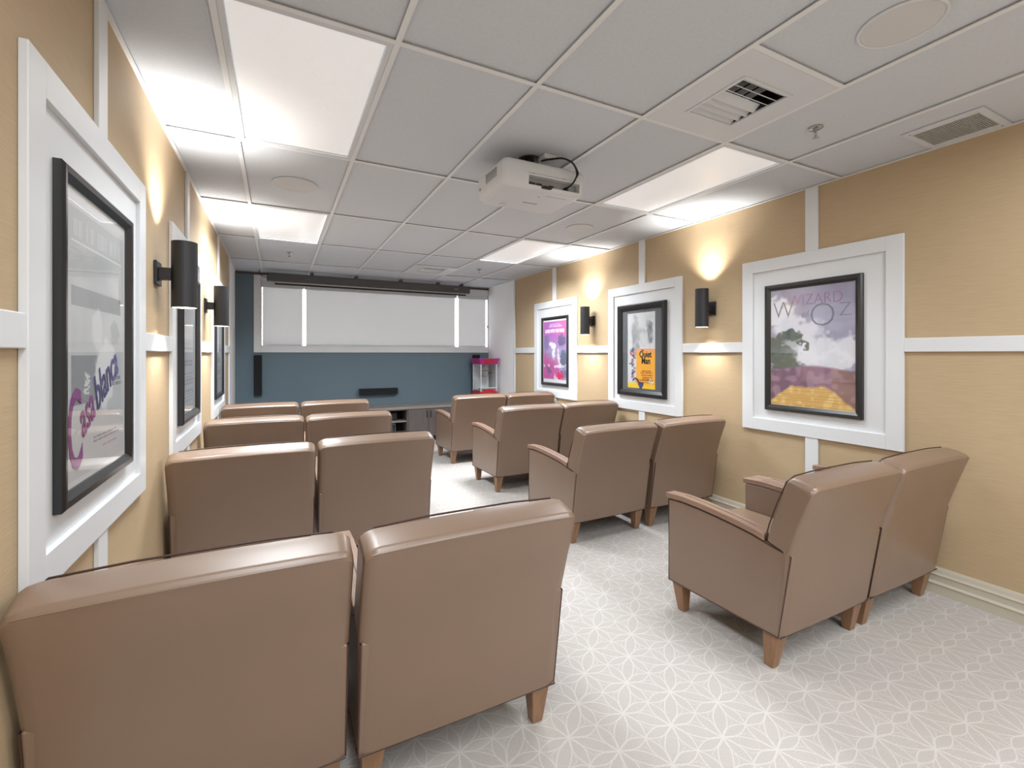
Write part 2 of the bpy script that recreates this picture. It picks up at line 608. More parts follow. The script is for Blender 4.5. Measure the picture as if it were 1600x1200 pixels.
def tile_mesh(w, d):
    k = (round(w, 4), round(d, 4))
    if k not in tile_cache:
        bm = B()
        box(bm, -w / 2, w / 2, -d / 2, d / 2, 0, 0.015)
        me = bpy.data.meshes.new('ceiling_tile')
        bm.to_mesh(me); bm.free()
        me.materials.append(M['tile'])
        tile_cache[k] = me
    return tile_cache[k]


def tile(x0, x1, y0, y1):
    me = tile_mesh(x1 - x0 - 0.004, y1 - y0 - 0.004)
    o = bpy.data.objects.new('ceiling_tile', me)
    COL.objects.link(o)
    o.parent = ceiling
    o.location = ((x0 + x1) / 2, (y0 + y1) / 2, ZC + 0.0105 + random.uniform(0, 0.002))


for i in range(len(bars_y) - 1):
    for j in range(len(rows) - 1):
        if (i, j) in troffers:
            continue
        x0, x1, y0, y1 = bars_y[i], bars_y[i + 1], rows[j], rows[j + 1]
        tiles = [(y0, y1)]
        if i == 4 and abs(y0 - 0.575) < 1e-6:
            tiles = [(y0, 1.19)]
        if i == 4 and abs(y0 - 5.55) < 1e-6:
            tiles = [(y0, 6.235)]
        for a, b in tiles:
            tile(x0, x1, a, b)


# troffers -------------------------------------------------------------------
def troffer(ci, rj, label, lens):
    x0, x1, y0, y1 = bars_y[ci] + 0.013, bars_y[ci + 1] - 0.013, rows[rj] + 0.013, rows[rj + 1] - 0.013
    cx, cy = (x0 + x1) / 2, (y0 + y1) / 2
    t = thing('ceiling_light', label, 'light', (cx, cy, ZC), 0, 'recessed troffers in the ceiling grid')
    w, d = (x1 - x0) / 2, (y1 - y0) / 2
    bm = B()
    f = 0.022
    box(bm, -w, w, -d, -d + f, 0.0, 0.10)
    box(bm, -w, w, d - f, d, 0.0, 0.10)
    box(bm, -w, -w + f, -d + f, d - f, 0.0, 0.10)
    box(bm, w - f, w, -d + f, d - f, 0.0, 0.10)
    box(bm, -w, w, -d, d, 0.10, 0.102)
    obj('housing', bm, 'metalwhite', t)
    obj('lens', box(B(), -w + f + 0.001, w - f - 0.001, -d + f + 0.001, d - f - 0.001, 0.012, 0.016), lens, t)
    ld = bpy.data.lights.new('troffer_lamp', 'AREA')
    ld.shape = 'RECTANGLE'
    ld.size = 2 * (w - f) - 0.01
    ld.size_y = 2 * (d - f) - 0.01
    ld.energy = REAR_W if rj < 5 else TROFFER_W
    ld.color = (0.90, 0.96, 1.0)
    ld.spread = math.radians({7: 150, 5: 114}.get(rj, 180))
    ld.energy *= {7: 4.0, 3: 0.62}.get(rj, 1.0)
    lo = bpy.data.objects.new('troffer_lamp', ld)
    COL.objects.link(lo)
    lo.parent = t
    lo.location = (0, 0, 0.008)
    return t


troffer(1, 5, 'large prismatic ceiling light nearest the camera, on the left side', 'lens')
troffer(1, 7, 'smaller looking prismatic ceiling light further off on the left, before the window', 'lens')
troffer(5, 5, 'prismatic ceiling light on the right beside the near square air vent', 'lens')
troffer(5, 7, 'prismatic ceiling light furthest off on the right, towards the popcorn machine', 'lens')
for i, (c, r) in enumerate(((1, 3), (5, 3), (1, 1), (5, 1), (3, 2))):  # unseen lights, added behind the camera to light the near chairs
    troffer(c, r, ['bright ceiling light at the back of the room behind the left seats',
                   'bright ceiling light at the back of the room behind the right seats',
                   'bright ceiling light near the rear wall, left', 'bright ceiling light near the rear wall, right',
                   'bright ceiling light near the rear wall, middle'][i], 'lens_rear')


# air vents ------------------------------------------------------------------
def vent(cx, cy, px, label, y0, y1, deep):
    t = thing('ceiling_vent', label, 'vent', (cx, cy, ZC), 0, 'square air vents in the ceiling')
    x0, x1 = GX[3] + 0.013 - cx, GX[4] - 0.013 - cx
    ya, yb = y0 + 0.013 - cy, y1 - 0.013 - cy
    h = 0.157
    bm = B()
    box(bm, x0, -h, ya, yb, 0, 0.006); box(bm, h, x1, ya, yb, 0, 0.006)
    box(bm, -h, h, ya, -h, 0, 0.006); box(bm, -h, h, h, yb, 0, 0.006)
    obj('plate', bm, 'metalwhite', t)
    bm = B()
    r = 0.012
    box(bm, -h - r, -h + 0.004, -h - r, h + r, -0.006, 0.0); box(bm, h - 0.004, h + r, -h - r, h + r, -0.006, 0.0)
    box(bm, -h + 0.004, h - 0.004, -h - r, -h + 0.004, -0.006, 0.0); box(bm, -h + 0.004, h - 0.004, h - 0.004, h + r, -0.006, 0.0)
    obj('rim', bm, 'metalwhite', t)
    bm = B()
    box(bm, -h, h, -h, h, 0.12, 0.124)
    for a in (-h, h - 0.002):
        box(bm, a, a + 0.002, -h, h, 0.006, 0.12); box(bm, -h, h, a, a + 0.002, 0.006, 0.12)
    obj('duct', bm, 'screen_black', t)
    n = 7
    sm = None
    for k in range(n):
        yy = -h + 0.03 + k * (2 * h - 0.05) / (n - 1)
        ang = math.radians(38) if k < 3 else math.radians(-38)
        mt = Matrix.Translation((0, yy, 0.014)) @ Matrix.Rotation(ang, 4, 'X')
        obj('louver', box(B(), -h + 0.003, h - 0.003, -0.023, 0.023, -0.0012, 0.0012, mat=mt), 'metalwhite', t)
    for k in range(1, 5):
        xx = -h + k * 2 * h / 5
        obj('vane', box(B(), xx - 0.001, xx + 0.001, -h + 0.005, h - 0.005, 0.045, 0.075), 'metalwhite', t)
    return t


vent(1.993, 1.50, 0, 'square white louvred air vent nearest the camera, right of the projector', 1.19, 1.815, 1)
vent(2.003, 6.50, 0, 'small looking square air vent far off in front of the projection screen', 6.235, 6.86, 0)

t = thing('exhaust_grille', 'white rectangular fan grille in the ceiling beside the right wall', 'vent', (3.297, 1.142, ZC + 0.0105))
bm = B()
for (a, b, c, d) in ((-0.18, 0.18, -0.17, -0.138), (-0.18, 0.18, 0.138, 0.17), (-0.18, -0.132, -0.138, 0.138), (0.132, 0.18, -0.138, 0.138)):
    box(bm, a, b, c, d, -0.010, -0.001, 0.002)
obj('rim', bm, 'metalwhite', t)
obj('backing', box(B(), -0.132, 0.132, -0.138, 0.138, -0.0022, -0.001), 'plenum', t)
for k in range(28):
    yy = -0.133 + k * 0.266 / 27
    obj('slat', box(B(), -0.132, 0.132, yy - 0.0033, yy + 0.0033, -0.007, -0.0025), 'grillemesh', t)
for sx, sy in ((-1, 1), (1, -1)):
    obj('screw', lathe(B(), [(0.004, -0.012), (0.004, -0.010)], 10, (sx * 0.155, sy * 0.155 * 0.9, 0)), 'chrome', t)


# round ceiling speakers -------------------------------------------------------
def round_speaker(x, y, r, label):
    t = thing('ceiling_speaker', label, 'speaker', (x, y, ZC + 0.010), 0, 'round flush speakers in the ceiling')
    obj('rim', lathe(B(), [(r, -0.0005), (r, -0.005), (r - 0.006, -0.009), (r - 0.012, -0.006), (r - 0.012, -0.0005)], 48), 'metalwhite', t, True)
    obj('grille', lathe(B(), [(r - 0.012, -0.0010), (r - 0.013, -0.0055), (0.0, -0.0075)], 48), M['proj_grille'], t, True)


mg, nt, bs = new_mat('perforated_white_grille')
bs.inputs['Base Color'].default_value = rgb(205, 205, 206)
bs.inputs['Roughness'].default_value = 0.6
M['proj_grille'] = mg
round_speaker(0.115, 3.69, 0.150, 'round white ceiling speaker behind the near left ceiling light')
round_speaker(2.625, 3.70, 0.130, 'round white ceiling speaker between the two right ceiling lights')
round_speaker(2.07, 0.87, 0.135, 'round ceiling speaker cut by the top edge, beyond the near air vent')


# sprinklers ------------------------------------------------------------------
def sprinkler(x, y, label):
    t = thing('sprinkler', label, 'sprinkler', (x, y, ZC + 0.010), 0, 'fire sprinkler heads in the ceiling')
    obj('escutcheon', lathe(B(), [(0.036, 0), (0.036, -0.004), (0.028, -0.010), (0.014, -0.012), (0, -0.012)], 24), 'chrome', t, True)
    bm = B()
    lathe(bm, [(0.010, -0.010), (0.010, -0.022), (0.006, -0.024), (0, -0.024)], 12)
    for s in (-1, 1):
        tube(bm, [(s * 0.008, 0, -0.020), (s * 0.013, 0, -0.032), (s * 0.009, 0, -0.046), (0, 0, -0.052)], 0.0022)
    tube(bm, [(0, 0, -0.024), (0, 0, -0.048)], 0.002)
    obj('frame', bm, 'chrome', t, True)
    obj('deflector', lathe(B(), [(0, -0.053), (0.015, -0.053), (0.017, -0.055), (0, -0.056)], 20), 'chrome', t, True)


sprinkler(2.606, 1.481, 'chrome sprinkler head nearest the camera, between air vent and wall grille')
sprinkler(0.125, 6.188, 'small sprinkler head far off on the left, before the projection screen')
sprinkler(2.612, 6.177, 'small sprinkler head far off on the right, before the projection screen')


# ------------------------------------------------------------------ armchairs
def arc_pts(pts, n=0):
    return pts


ARM = [(0.101, 0.550), (0.163, 0.559), (0.229, 0.571), (0.286, 0.583), (0.379, 0.594), (0.478, 0.603), (0.586, 0.610), (0.703, 0.613), (0.805, 0.607)]


def make_chair():
    t = thing('armchair', '', 'armchair')
    w = 0.358
    ai = 0.297          # inner face of the arms
    # side panels
    for s in (-1, 1):
        pts = ARM + [(0.805, 0.150), (0.160, 0.166)]
        a, b = (s * w, s * ai) if s > 0 else (s * w, s * ai)
        p = obj('side_panel', prism(B(), pts, 'x', min(a, b), max(a, b), 0.008, 3), 'leather', t, True)
        # piping round the outer face of the panel
        loop = [(s * (w + 0.0005), y * 0.985 + 0.006, z * 0.985 + 0.006) for y, z in pts]
        obj('piping', tube(B(), loop, 0.0030, 5, True), 'seam', p, True)
        # wooden arm cap following the curved top edge, from the front to the backrest
        cap_lo = [(y, z + 0.003) for y, z in ARM if y > 0.2]
        cap_lo[-1] = (0.818, 0.608)
        cap_hi = [(y, z + 0.030) for y, z in cap_lo]
        capx = sorted((s * (w + 0.005), s * (ai - 0.002)))
        c = obj('arm_cap', prism(B(), cap_lo + cap_hi[::-1], 'x', capx[0], capx[1], 0.003, 1), 'armwood', t)
        obj('groove', prism(B(), [(y, z + 0.0295) for y, z in cap_lo[1:-1]] + [(y, z + 0.0308) for y, z in cap_lo[1:-1]][::-1], 'x', s * 0.327 - 0.002, s * 0.327 + 0.002), 'seam', c)
    # backrest: deep padded slab leaning back, slightly wider than the body above the arms
    wu = 0.364
    back = [(0.128, 0.500), (0.182, 0.168), (0.154, 0.168), (0.127, 0.362), (0.100, 0.540), (0.054, 0.690), (0.002, 0.850), (0.014, 0.866), (0.060, 0.882), (0.105, 0.889), (0.128, 0.876), (0.178, 0.740), (0.214, 0.640), (0.228, 0.578), (0.140, 0.560)]
    bm = B()
    t2 = bmesh.new()
    # cross-sections in x so that the faces bulge and the corners round off
    xs = [-1, -0.985, -0.95, -0.88, -0.6, -0.2, 0.2, 0.6, 0.88, 0.95, 0.985, 1]
    cy, cz = 0.115, 0.72
    rings = []
    for x in xs:
        ax = abs(x)
        ins = 0.0 if ax <= 0.88 else {0.95: 0.006, 0.985: 0.015, 1: 0.027}[ax]
        bul = 0.006 * (1 - ax ** 2)
        ring = []
        for k, (y, z) in enumerate(back):
            d = Vector((y - cy, z - cz)); L = d.length; d.normalize()
            n = 1.0
            yy = y + (-ins if y > cy else ins) * min(1, abs(y - cy) / 0.05)
            zz = z - (ins if z > 0.84 else 0) + (bul if z > 0.84 else 0)
            if 2 <= k <= 5:
                yy = y - bul * 0.5 + (ins * 0.5 if k in (2, 3) else ins)
            elif z < 0.57:
                yy = y
            wk = wu if z > 0.53 else 0.3585
            ring.append(t2.verts.new((x * wk, yy, zz)))
        rings.append(ring)
    n = len(back)
    for a, b in zip(rings, rings[1:]):
        for k in range(n):
            t2.faces.new((a[k], b[k], b[(k + 1) % n], a[(k + 1) % n]))
    t2.faces.new(rings[0][::-1]); t2.faces.new(rings[-1])
    bmesh.ops.recalc_face_normals(t2, faces=t2.faces[:])
    # soften the long edges (between rear face, crown, front face and the ends)
    me_edges = []
    for e in t2.edges:
        if len(e.link_faces) == 2 and e.calc_face_angle(0) > math.radians(32):
            me_edges.append(e)
    bmesh.ops.bevel(t2, geom=me_edges, offset=0.010, segments=3, profile=0.5, affect='EDGES', clamp_overlap=True)
    merge(bm, t2)
    br = obj('backrest', bm, 'leather', t, True)
    obj('inner_back', prism(B(), [(0.150, 0.39), (0.120, 0.572), (0.229, 0.590), (0.280, 0.39)], 'x', -ai + 0.001, ai - 0.001, 0.006, 2), 'leather', t, True)
    # seams: rear top stitch, front edge piping, lower hem
    ft = [(-wu + 0.012, 0.228, 0.582), (-wu + 0.012, 0.209, 0.655), (-wu + 0.014, 0.176, 0.752), (-wu + 0.022, 0.135, 0.862), (-wu + 0.05, 0.120, 0.888),
          (-0.15, 0.117, 0.897), (0.15, 0.117, 0.897), (wu - 0.05, 0.120, 0.888), (wu - 0.022, 0.135, 0.862), (wu - 0.014, 0.176, 0.752), (wu - 0.012, 0.209, 0.655), (wu - 0.012, 0.228, 0.582)]
    obj('piping', tube(B(), ft, 0.0032, 5), 'seam', br, True)
    st = [(-wu + 0.010, 0.020, 0.842), (-wu + 0.03, 0.002, 0.853), (-0.15, -0.0035, 0.8585), (0.15, -0.0035, 0.8585), (wu - 0.03, 0.002, 0.853), (wu - 0.010, 0.020, 0.842)]
    obj('top_stitch', tube(B(), st, 0.0012, 4), 'leather', br, True)
    obj('hem', tube(B(), [(-w, 0.155, 0.170), (w, 0.155, 0.170)], 0.0035, 5), 'seam', t, True)
    # seat
    obj('seat_cushion', box(B(), -ai + 0.002, ai - 0.002, 0.20, 0.835, 0.325, 0.455, 0.026, 4), 'leather', t, True)
    obj('front_rail', box(B(), -ai + 0.001, ai - 0.001, 0.770, 0.797, 0.155, 0.318, 0.006, 2), 'leather', t, True)
    obj('dust_cover', box(B(), -w + 0.02, w - 0.02, 0.185, 0.785, 0.158, 0.166), 'under', t)
    # legs
    for s in (-1, 1):
        for rear in (True, False):
            if rear:
                top = (0.270, 0.346, 0.172, 0.246); bot = (0.291, 0.334, 0.205, 0.246)
            else:
                top = (0.270, 0.346, 0.716, 0.790); bot = (0.291, 0.334, 0.716, 0.757)
            if s < 0:
                top = (-top[1], -top[0], top[2], top[3]); bot = (-bot[1], -bot[0], bot[2], bot[3])
            obj('leg', frustum(B(), bot, top, 0.0, 0.165, 0.003), 'wood', t)
    return t


rows_y = {'R': [(1.963, 2.700, 1.110), (1.935, 2.700, 2.665), (1.975, 2.716, 4.070), (1.978, 2.720, 5.440)],
          'L': [(-0.528, 0.222, 1.350), (-0.520, 0.226, 2.930), (-0.518, 0.222, 4.290), (-0.514, 0.232, 5.520)]}
ROWN = ['row nearest the camera', 'second row from camera', 'third row from camera', 'row nearest the screen']
chair0 = make_chair()
first = True
for side in ('L', 'R'):
    for r, (xa, xb2, y) in enumerate(rows_y[side]):
        for s, x in enumerate((xa, xb2)):
            c = chair0 if first else copy_tree(chair0)
            first = False
            jy = {('L', 1, 1): 0.06, ('L', 0, 1): -0.02, ('L', 2, 1): -0.02, ('R', 1, 1): -0.005, ('R', 3, 1): -0.02}.get((side, r, s), 0.0)
            c.location = (x + 0.358, y + jy, 0)
            c.rotation_euler = (0, 0, math.radians({('L', 1, 1): -0.6, ('R', 1, 0): 0.8}.get((side, r, s), 0.0)))
            blk = 'left block' if side == 'L' else 'right block'
            if side == 'L':
                what = 'wall-side' if s == 0 else 'aisle-side'
            else:
                what = 'aisle-side' if s == 0 else 'wall-side'
            c['label'] = 'brown leather armchair, %s seat, %s, %s' % (what, blk, ROWN[r])
            c['category'] = 'armchair'
            c['group'] = 'brown leather armchairs in pairs'


# ------------------------------------------------------------------ wall sconces
def make_sconce():
    t = thing('wall_sconce', '', 'lamp')
    r = 0.0575
    cy = -0.120
    obj('backplate', box(B(), -0.055, 0.055, -0.014, -0.0005, -0.060, 0.060, 0.002), 'black', t)
    obj('arm', box(B(), -0.026, 0.026, cy + r - 0.004, -0.014, -0.030, 0.030, 0.002), 'black', t)
    h = 0.170
    obj('tube', lathe(B(), [(r - 0.004, h - 0.035), (r - 0.004, h), (r, h), (r, -h), (r - 0.004, -h), (r - 0.004, -h + 0.035)], 40, (0, cy, 0)), 'black', t, True)
    for s, pw in ((1, SPOT_UP), (-1, SPOT_DOWN)):
        obj('lens', lathe(B(), [(0, s * (h - 0.030)), (r - 0.005, s * (h - 0.030)), (r - 0.005, s * (h - 0.026)), (0, s * (h - 0.026))] if s > 0 else [(0, -h + 0.004), (r - 0.005, -h + 0.004), (r - 0.005, -h - 0.0005), (0, -h - 0.002)], 32, (0, cy, 0)), 'bulb', t, True)
        ld = bpy.data.lights.new('sconce_lamp', 'SPOT')
        ld.energy = pw
        ld.color = (1.0, 0.955, 0.89)
        ld.spot_size = math.radians(104)
        ld.spot_blend = 1.0
        ld.shadow_soft_size = 0.022
        lo = bpy.data.objects.new('sconce_lamp', ld)
        COL.objects.link(lo)
        lo.parent = t
        lo.location = (0, cy, (h - 0.020) if s > 0 else -h - 0.026)
        lo.rotation_euler = (PI if s > 0 else 0, 0, 0)
    return t


sc0 = make_sconce()
sconces = [(XL + 0.0035, 2.91, PI / 2, 'black cylinder sconce on the left wall, nearest the camera'),
           (XL + 0.0035, 4.675, PI / 2, 'black cylinder sconce on the left wall, further from the camera'),
           (XR - 0.0035, 2.895, -PI / 2, 'black cylinder sconce on the right wall beside the sky coloured poster'),
           (XR - 0.0035, 4.650, -PI / 2, 'black cylinder sconce on the right wall between the yellow and the magenta posters'),
           (XL + 0.0035, -0.3, PI / 2, 'black cylinder sconce on the left wall at the back of the room'),
           (XR - 0.0035, 0.1, -PI / 2, 'black cylinder sconce on the right wall at the back of the room')]
for i, (x, y, rz, lb) in enumerate(sconces[:4]):
    c = sc0 if i == 0 else copy_tree(sc0)
    c.location = (x, y, 1.830)
    c.rotation_euler = (0, 0, rz)
    c['label'] = lb
    c['category'] = 'lamp'
    c['group'] = 'black up and down wall sconces'


# ------------------------------------------------------------------ framed film posters
def vnoise(h, w, cells, seed):
    r = np.random.RandomState(seed)
    gy = max(2, int(cells)); gx = max(2, int(cells * w / h))
    g = r.rand(gy + 1, gx + 1)
    y = np.linspace(0, gy - 1e-6, h); x = np.linspace(0, gx - 1e-6, w)
    yi = y.astype(int); xi = x.astype(int)
    fy = (y - yi)[:, None]; fx = (x - xi)[None, :]
    fy = fy * fy * (3 - 2 * fy); fx = fx * fx * (3 - 2 * fx)
    a = g[yi][:, xi]; b = g[yi][:, xi + 1]; c = g[yi + 1][:, xi]; d = g[yi + 1][:, xi + 1]
    return (a * (1 - fx) + b * fx) * (1 - fy) + (c * (1 - fx) + d * fx) * fy


def fbm(h, w, cells, seed):
    return (vnoise(h, w, cells, seed) * 0.55 + vnoise(h, w, cells * 2.3, seed + 1) * 0.3 + vnoise(h, w, cells * 5, seed + 2) * 0.15)


class Art:
    """a small raster of sRGB 0..255 colours, row 0 at the top; u,v in 0..1 with v down"""
    def __init__(s, w, h, c):
        s.w, s.h = w, h
        s.a = np.zeros((h, w, 3)) + np.array(c, float)
        s.U, s.V = np.meshgrid((np.arange(w) + 0.5) / w, (np.arange(h) + 0.5) / h)

    def put(s, mask, c, al=1.0):
        mk = (np.clip(mask, 0, 1) * al)[:, :, None]
        s.a = s.a * (1 - mk) + np.array(c, float) * mk

    def rect(s, u0, u1, v0, v1, c, al=1.0):
        s.put(((s.U >= u0) & (s.U <= u1) & (s.V >= v0) & (s.V <= v1)).astype(float), c, al)

    wob = 0.0

    def ell(s, u, v, ru, rv, c, al=1.0, soft=0.15, ang=0.0):
        du = (s.U - u); dv = (s.V - v)
        if s.wob:
            if not hasattr(s, 'wx'):
                s.wx = fbm(s.h, s.w, 9, 77) - 0.5 + 0.5 * (vnoise(s.h, s.w, 34, 79) - 0.5)
                s.wy = fbm(s.h, s.w, 9, 97) - 0.5 + 0.5 * (vnoise(s.h, s.w, 34, 99) - 0.5)
            du = du + s.wx * s.wob; dv = dv + s.wy * s.wob
        ca, sa = math.cos(ang), math.sin(ang)
        d = ((du * ca + dv * sa) / ru) ** 2 + ((-du * sa + dv * ca) / rv) ** 2
        s.put(np.clip((1 - d) / soft, 0, 1), c, al)

    def lines(s, u0, u1, v0, v1, n, c, al=0.8, seed=1, duty=0.5):
        r = np.random.RandomState(seed)
        dv = (v1 - v0) / n
        for k in range(n):
            a, b = u0 + r.rand() * (u1 - u0) * 0.15, u1 - r.rand() * (u1 - u0) * 0.2
            u = a
            while u < b:
                l = 0.02 + r.rand() * 0.07
                s.rect(u, min(b, u + l), v0 + k * dv, v0 + (k + duty) * dv, c, al)
                u += l + 0.012

    def mesh(s, name, parent, x0, x1, z0, z1, y):
        """a printed sheet in the local xz plane facing -y"""
        W_, H_ = s.w, s.h
        xs = np.linspace(x0, x1, W_ + 1); zs = np.linspace(z1, z0, H_ + 1)
        co = np.zeros(((W_ + 1) * (H_ + 1), 3))
        co[:, 0] = np.tile(xs, H_ + 1); co[:, 2] = np.repeat(zs, W_ + 1); co[:, 1] = y
        i = (np.arange(H_)[:, None] * (W_ + 1) + np.arange(W_)[None, :]).ravel()
        f = np.stack([i, i + W_ + 1, i + W_ + 2, i + 1], 1)
        me = bpy.data.meshes.new(name)
        me.from_pydata(co.tolist(), [], f.tolist())
        at = me.attributes.new('print', 'FLOAT_COLOR', 'CORNER')
        c = np.clip(s.a, 0, 255).reshape(-1, 3) / 255.0
        c = np.where(c <= 0.04045, c / 12.92, ((c + 0.055) / 1.055) ** 2.4)
        c4 = np.ones((W_ * H_ * 4, 4))
        c4[:, :3] = np.repeat(c, 4, axis=0)
        at.data.foreach_set('color', c4.ravel())
        me.materials.append(M['print'])
        o = bpy.data.objects.new(name, me)
        COL.objects.link(o)
        o.parent = parent
        return o


def art_sky():      # mauve sky, clouds, dark trees, heather, golden ground
    a = Art(84, 130, (152, 148, 172))
    a.wob = 0.16
    n = fbm(130, 84, 4, 3); n2 = fbm(130, 84, 7, 9)
    a.put(np.clip((a.V - 0.05) * 0.8, 0, 1), (176, 176, 196), 0.7)
    for (u, v, ru, rv) in ((0.05, 0.20, 0.30, 0.09), (0.30, 0.33, 0.34, 0.12), (0.55, 0.50, 0.30, 0.14), (0.90, 0.52, 0.22, 0.12), (0.75, 0.62, 0.45, 0.10), (0.30, 0.55, 0.4, 0.10)):
        a.ell(u, v, ru, rv, (226, 226, 232), 0.85, 0.6)
    a.put(np.clip((n - 0.5) * 3, 0, 1) * (a.V < 0.66), (205, 205, 218), 0.4)
    for (u, v, ru, rv) in ((0.05, 0.50, 0.13, 0.10), (0.20, 0.42, 0.13, 0.09), (0.30, 0.38, 0.08, 0.06), (0.38, 0.46, 0.07, 0.035), (0.10, 0.60, 0.22, 0.10), (0.2, 0.66, 0.25, 0.07)):
        a.ell(u, v, ru, rv, (82, 92, 84), 0.85, 0.5)
    n3 = vnoise(130, 84, 22, 14)
    a.put(np.clip((n2 - 0.45) * 5, 0, 1) * (a.U < 0.36) * (a.V > 0.40) * (a.V < 0.68), (96, 104, 98), 0.35)
    ground = np.clip((a.V - (0.665 + 0.02 * np.cos(a.U * 6))) / 0.02, 0, 1)
    a.put(ground, (148, 112, 130), 1)
    a.put(ground * np.clip((n2 - 0.45) * 4, 0, 1), (104, 78, 104), 0.7)
    a.put(ground * (a.U > 0.75), (150, 116, 96), 0.6)
    a.put(ground * np.clip((n3 - 0.5) * 5, 0, 1), (186, 156, 166), 0.5)
    edge = 0.845 + 0.10 * np.clip((np.abs(a.U - 0.46) - 0.27) / 0.2, -0.3, 1.4) + (n2 - 0.5) * 0.05
    path = np.clip((a.V - edge) / 0.02, 0, 1)
    a.put(path, (214, 174, 104), 1)
    a.put(path * np.clip((vnoise(130, 84, 30, 17) - 0.45) * 4, 0, 1), (236, 206, 140), 0.8)
    a.put(path * (np.sin(a.V * 300) > 0.6), (190, 142, 84), 0.45)
    return a


def art_yellow():
    a = Art(70, 130, (206, 208, 210))
    a.wob = 0.10
    n = fbm(130, 70, 5, 21)
    # two plain grey upright silhouettes over the block of colour
    for (u, v) in ((0.30, 0.20),):
        a.ell(u, v - 0.10, 0.10, 0.045, (150, 152, 155), 0.9, 0.4)
        a.ell(u, v + 0.06, 0.17, 0.14, (158, 160, 163), 0.9, 0.4)
        a.ell(u, v + 0.22, 0.13, 0.16, (152, 154, 160), 0.9, 0.4)
    a.ell(0.80, 0.15, 0.13, 0.07, (128, 130, 138), 0.8, 0.6)
    a.ell(0.82, 0.29, 0.12, 0.15, (98, 102, 112), 0.75, 0.6, 0.15)
    a.ell(0.55, 0.24, 0.20, 0.03, (160, 162, 166), 0.7, 0.6, 0.1)
    a.put(np.clip((vnoise(130, 70, 16, 23) - 0.5) * 4, 0, 1) * (a.V < 0.47), (196, 198, 200), 0.55)
    a.put(np.clip((n - 0.52) * 5, 0, 1) * (a.V < 0.47), (176, 178, 182), 0.5)
    a.rect(0.33, 1.0, 0.48, 1.0, (238, 172, 60))
    a.put(((a.U > 0.33) & (a.V > 0.48)) * np.clip((0.56 - a.V) / 0.08, 0, 1), (232, 160, 128), 0.9)
    a.lines(0.48, 0.92, 0.76, 0.90, 5, (150, 72, 30), 0.8, 4)
    r = np.random.RandomState(5)
    for k in range(11):
        a.ell(0.12 + r.rand() * 0.16, 0.50 + k * 0.036, 0.05 + r.rand() * 0.04, 0.018, [(58, 60, 100), (170, 70, 90), (70, 72, 78)][k % 3], 0.85, 0.4)
    a.rect(0.0, 1.0, 0.945, 1.0, (240, 196, 50))
    a.rect(0.0, 0.34, 0.92, 1.0, (226, 200, 70), 0.6)
    a.ell(0.5, 0.94, 0.10, 0.05, (46, 66, 128), 0.95, 0.3)
    a.ell(0.35, 0.90, 0.16, 0.022, (70, 30, 80), 0.9, 0.4)
    a.ell(0.86, 0.91, 0.12, 0.035, (230, 224, 214), 0.9, 0.4)
    a.lines(0.2, 0.98, 0.885, 0.94, 2, (110, 50, 30), 0.7, 6)
    return a


def art_magenta():
    a = Art(64, 120, (168, 96, 170))
    a.wob = 0.12
    n = fbm(120, 64, 5, 31); n2 = fbm(120, 64, 8, 33)
    a.put(np.clip((a.U - 0.4) * 1.5, 0, 1) * (a.V < 0.25), (214, 96, 130), 0.6)
    a.put(np.clip((a.V - 0.25) * 4, 0, 1), (150, 146, 178), 0.9)
    a.put(np.clip((n - 0.5) * 5, 0, 1) * (a.V > 0.25), (112, 108, 150), 0.8)
    a.ell(0.40, 0.40, 0.16, 0.07, (228, 226, 232), 0.9, 0.5)
    a.ell(0.45, 0.52, 0.07, 0.12, (222, 220, 226), 0.9, 0.5)
    a.ell(0.80, 0.34, 0.20, 0.10, (92, 84, 118), 0.9, 0.4)
    a.ell(0.86, 0.62, 0.16, 0.16, (84, 92, 112), 0.8, 0.4)
    a.ell(0.70, 0.62, 0.06, 0.20, (232, 204, 206), 0.9, 0.5, -0.5)
    a.put(np.clip(((a.V - 0.58) + (a.U - 0.5) * -0.25) * 6, 0, 1) * (a.V < 0.95) * (a.U < 0.7), (198, 70, 140), 0.75)
    a.put(np.clip((n2 - 0.5) * 6, 0, 1) * (a.V > 0.75), (96, 96, 120), 0.8)
    a.put(np.clip((vnoise(120, 64, 16, 40) - 0.62) * 8, 0, 1) * (a.V > 0.72), (214, 210, 220), 0.8)
    a.ell(0.76, 0.90, 0.20, 0.06, (200, 40, 84), 0.9, 0.5)
    a.rect(0, 1, 0.955, 1, (214, 213, 216))
    a.rect(0, 1, 0.0, 0.018, (214, 213, 216))
    a.lines(0.22, 0.85, 0.055, 0.115, 3, (226, 214, 228), 0.75, 8)
    return a


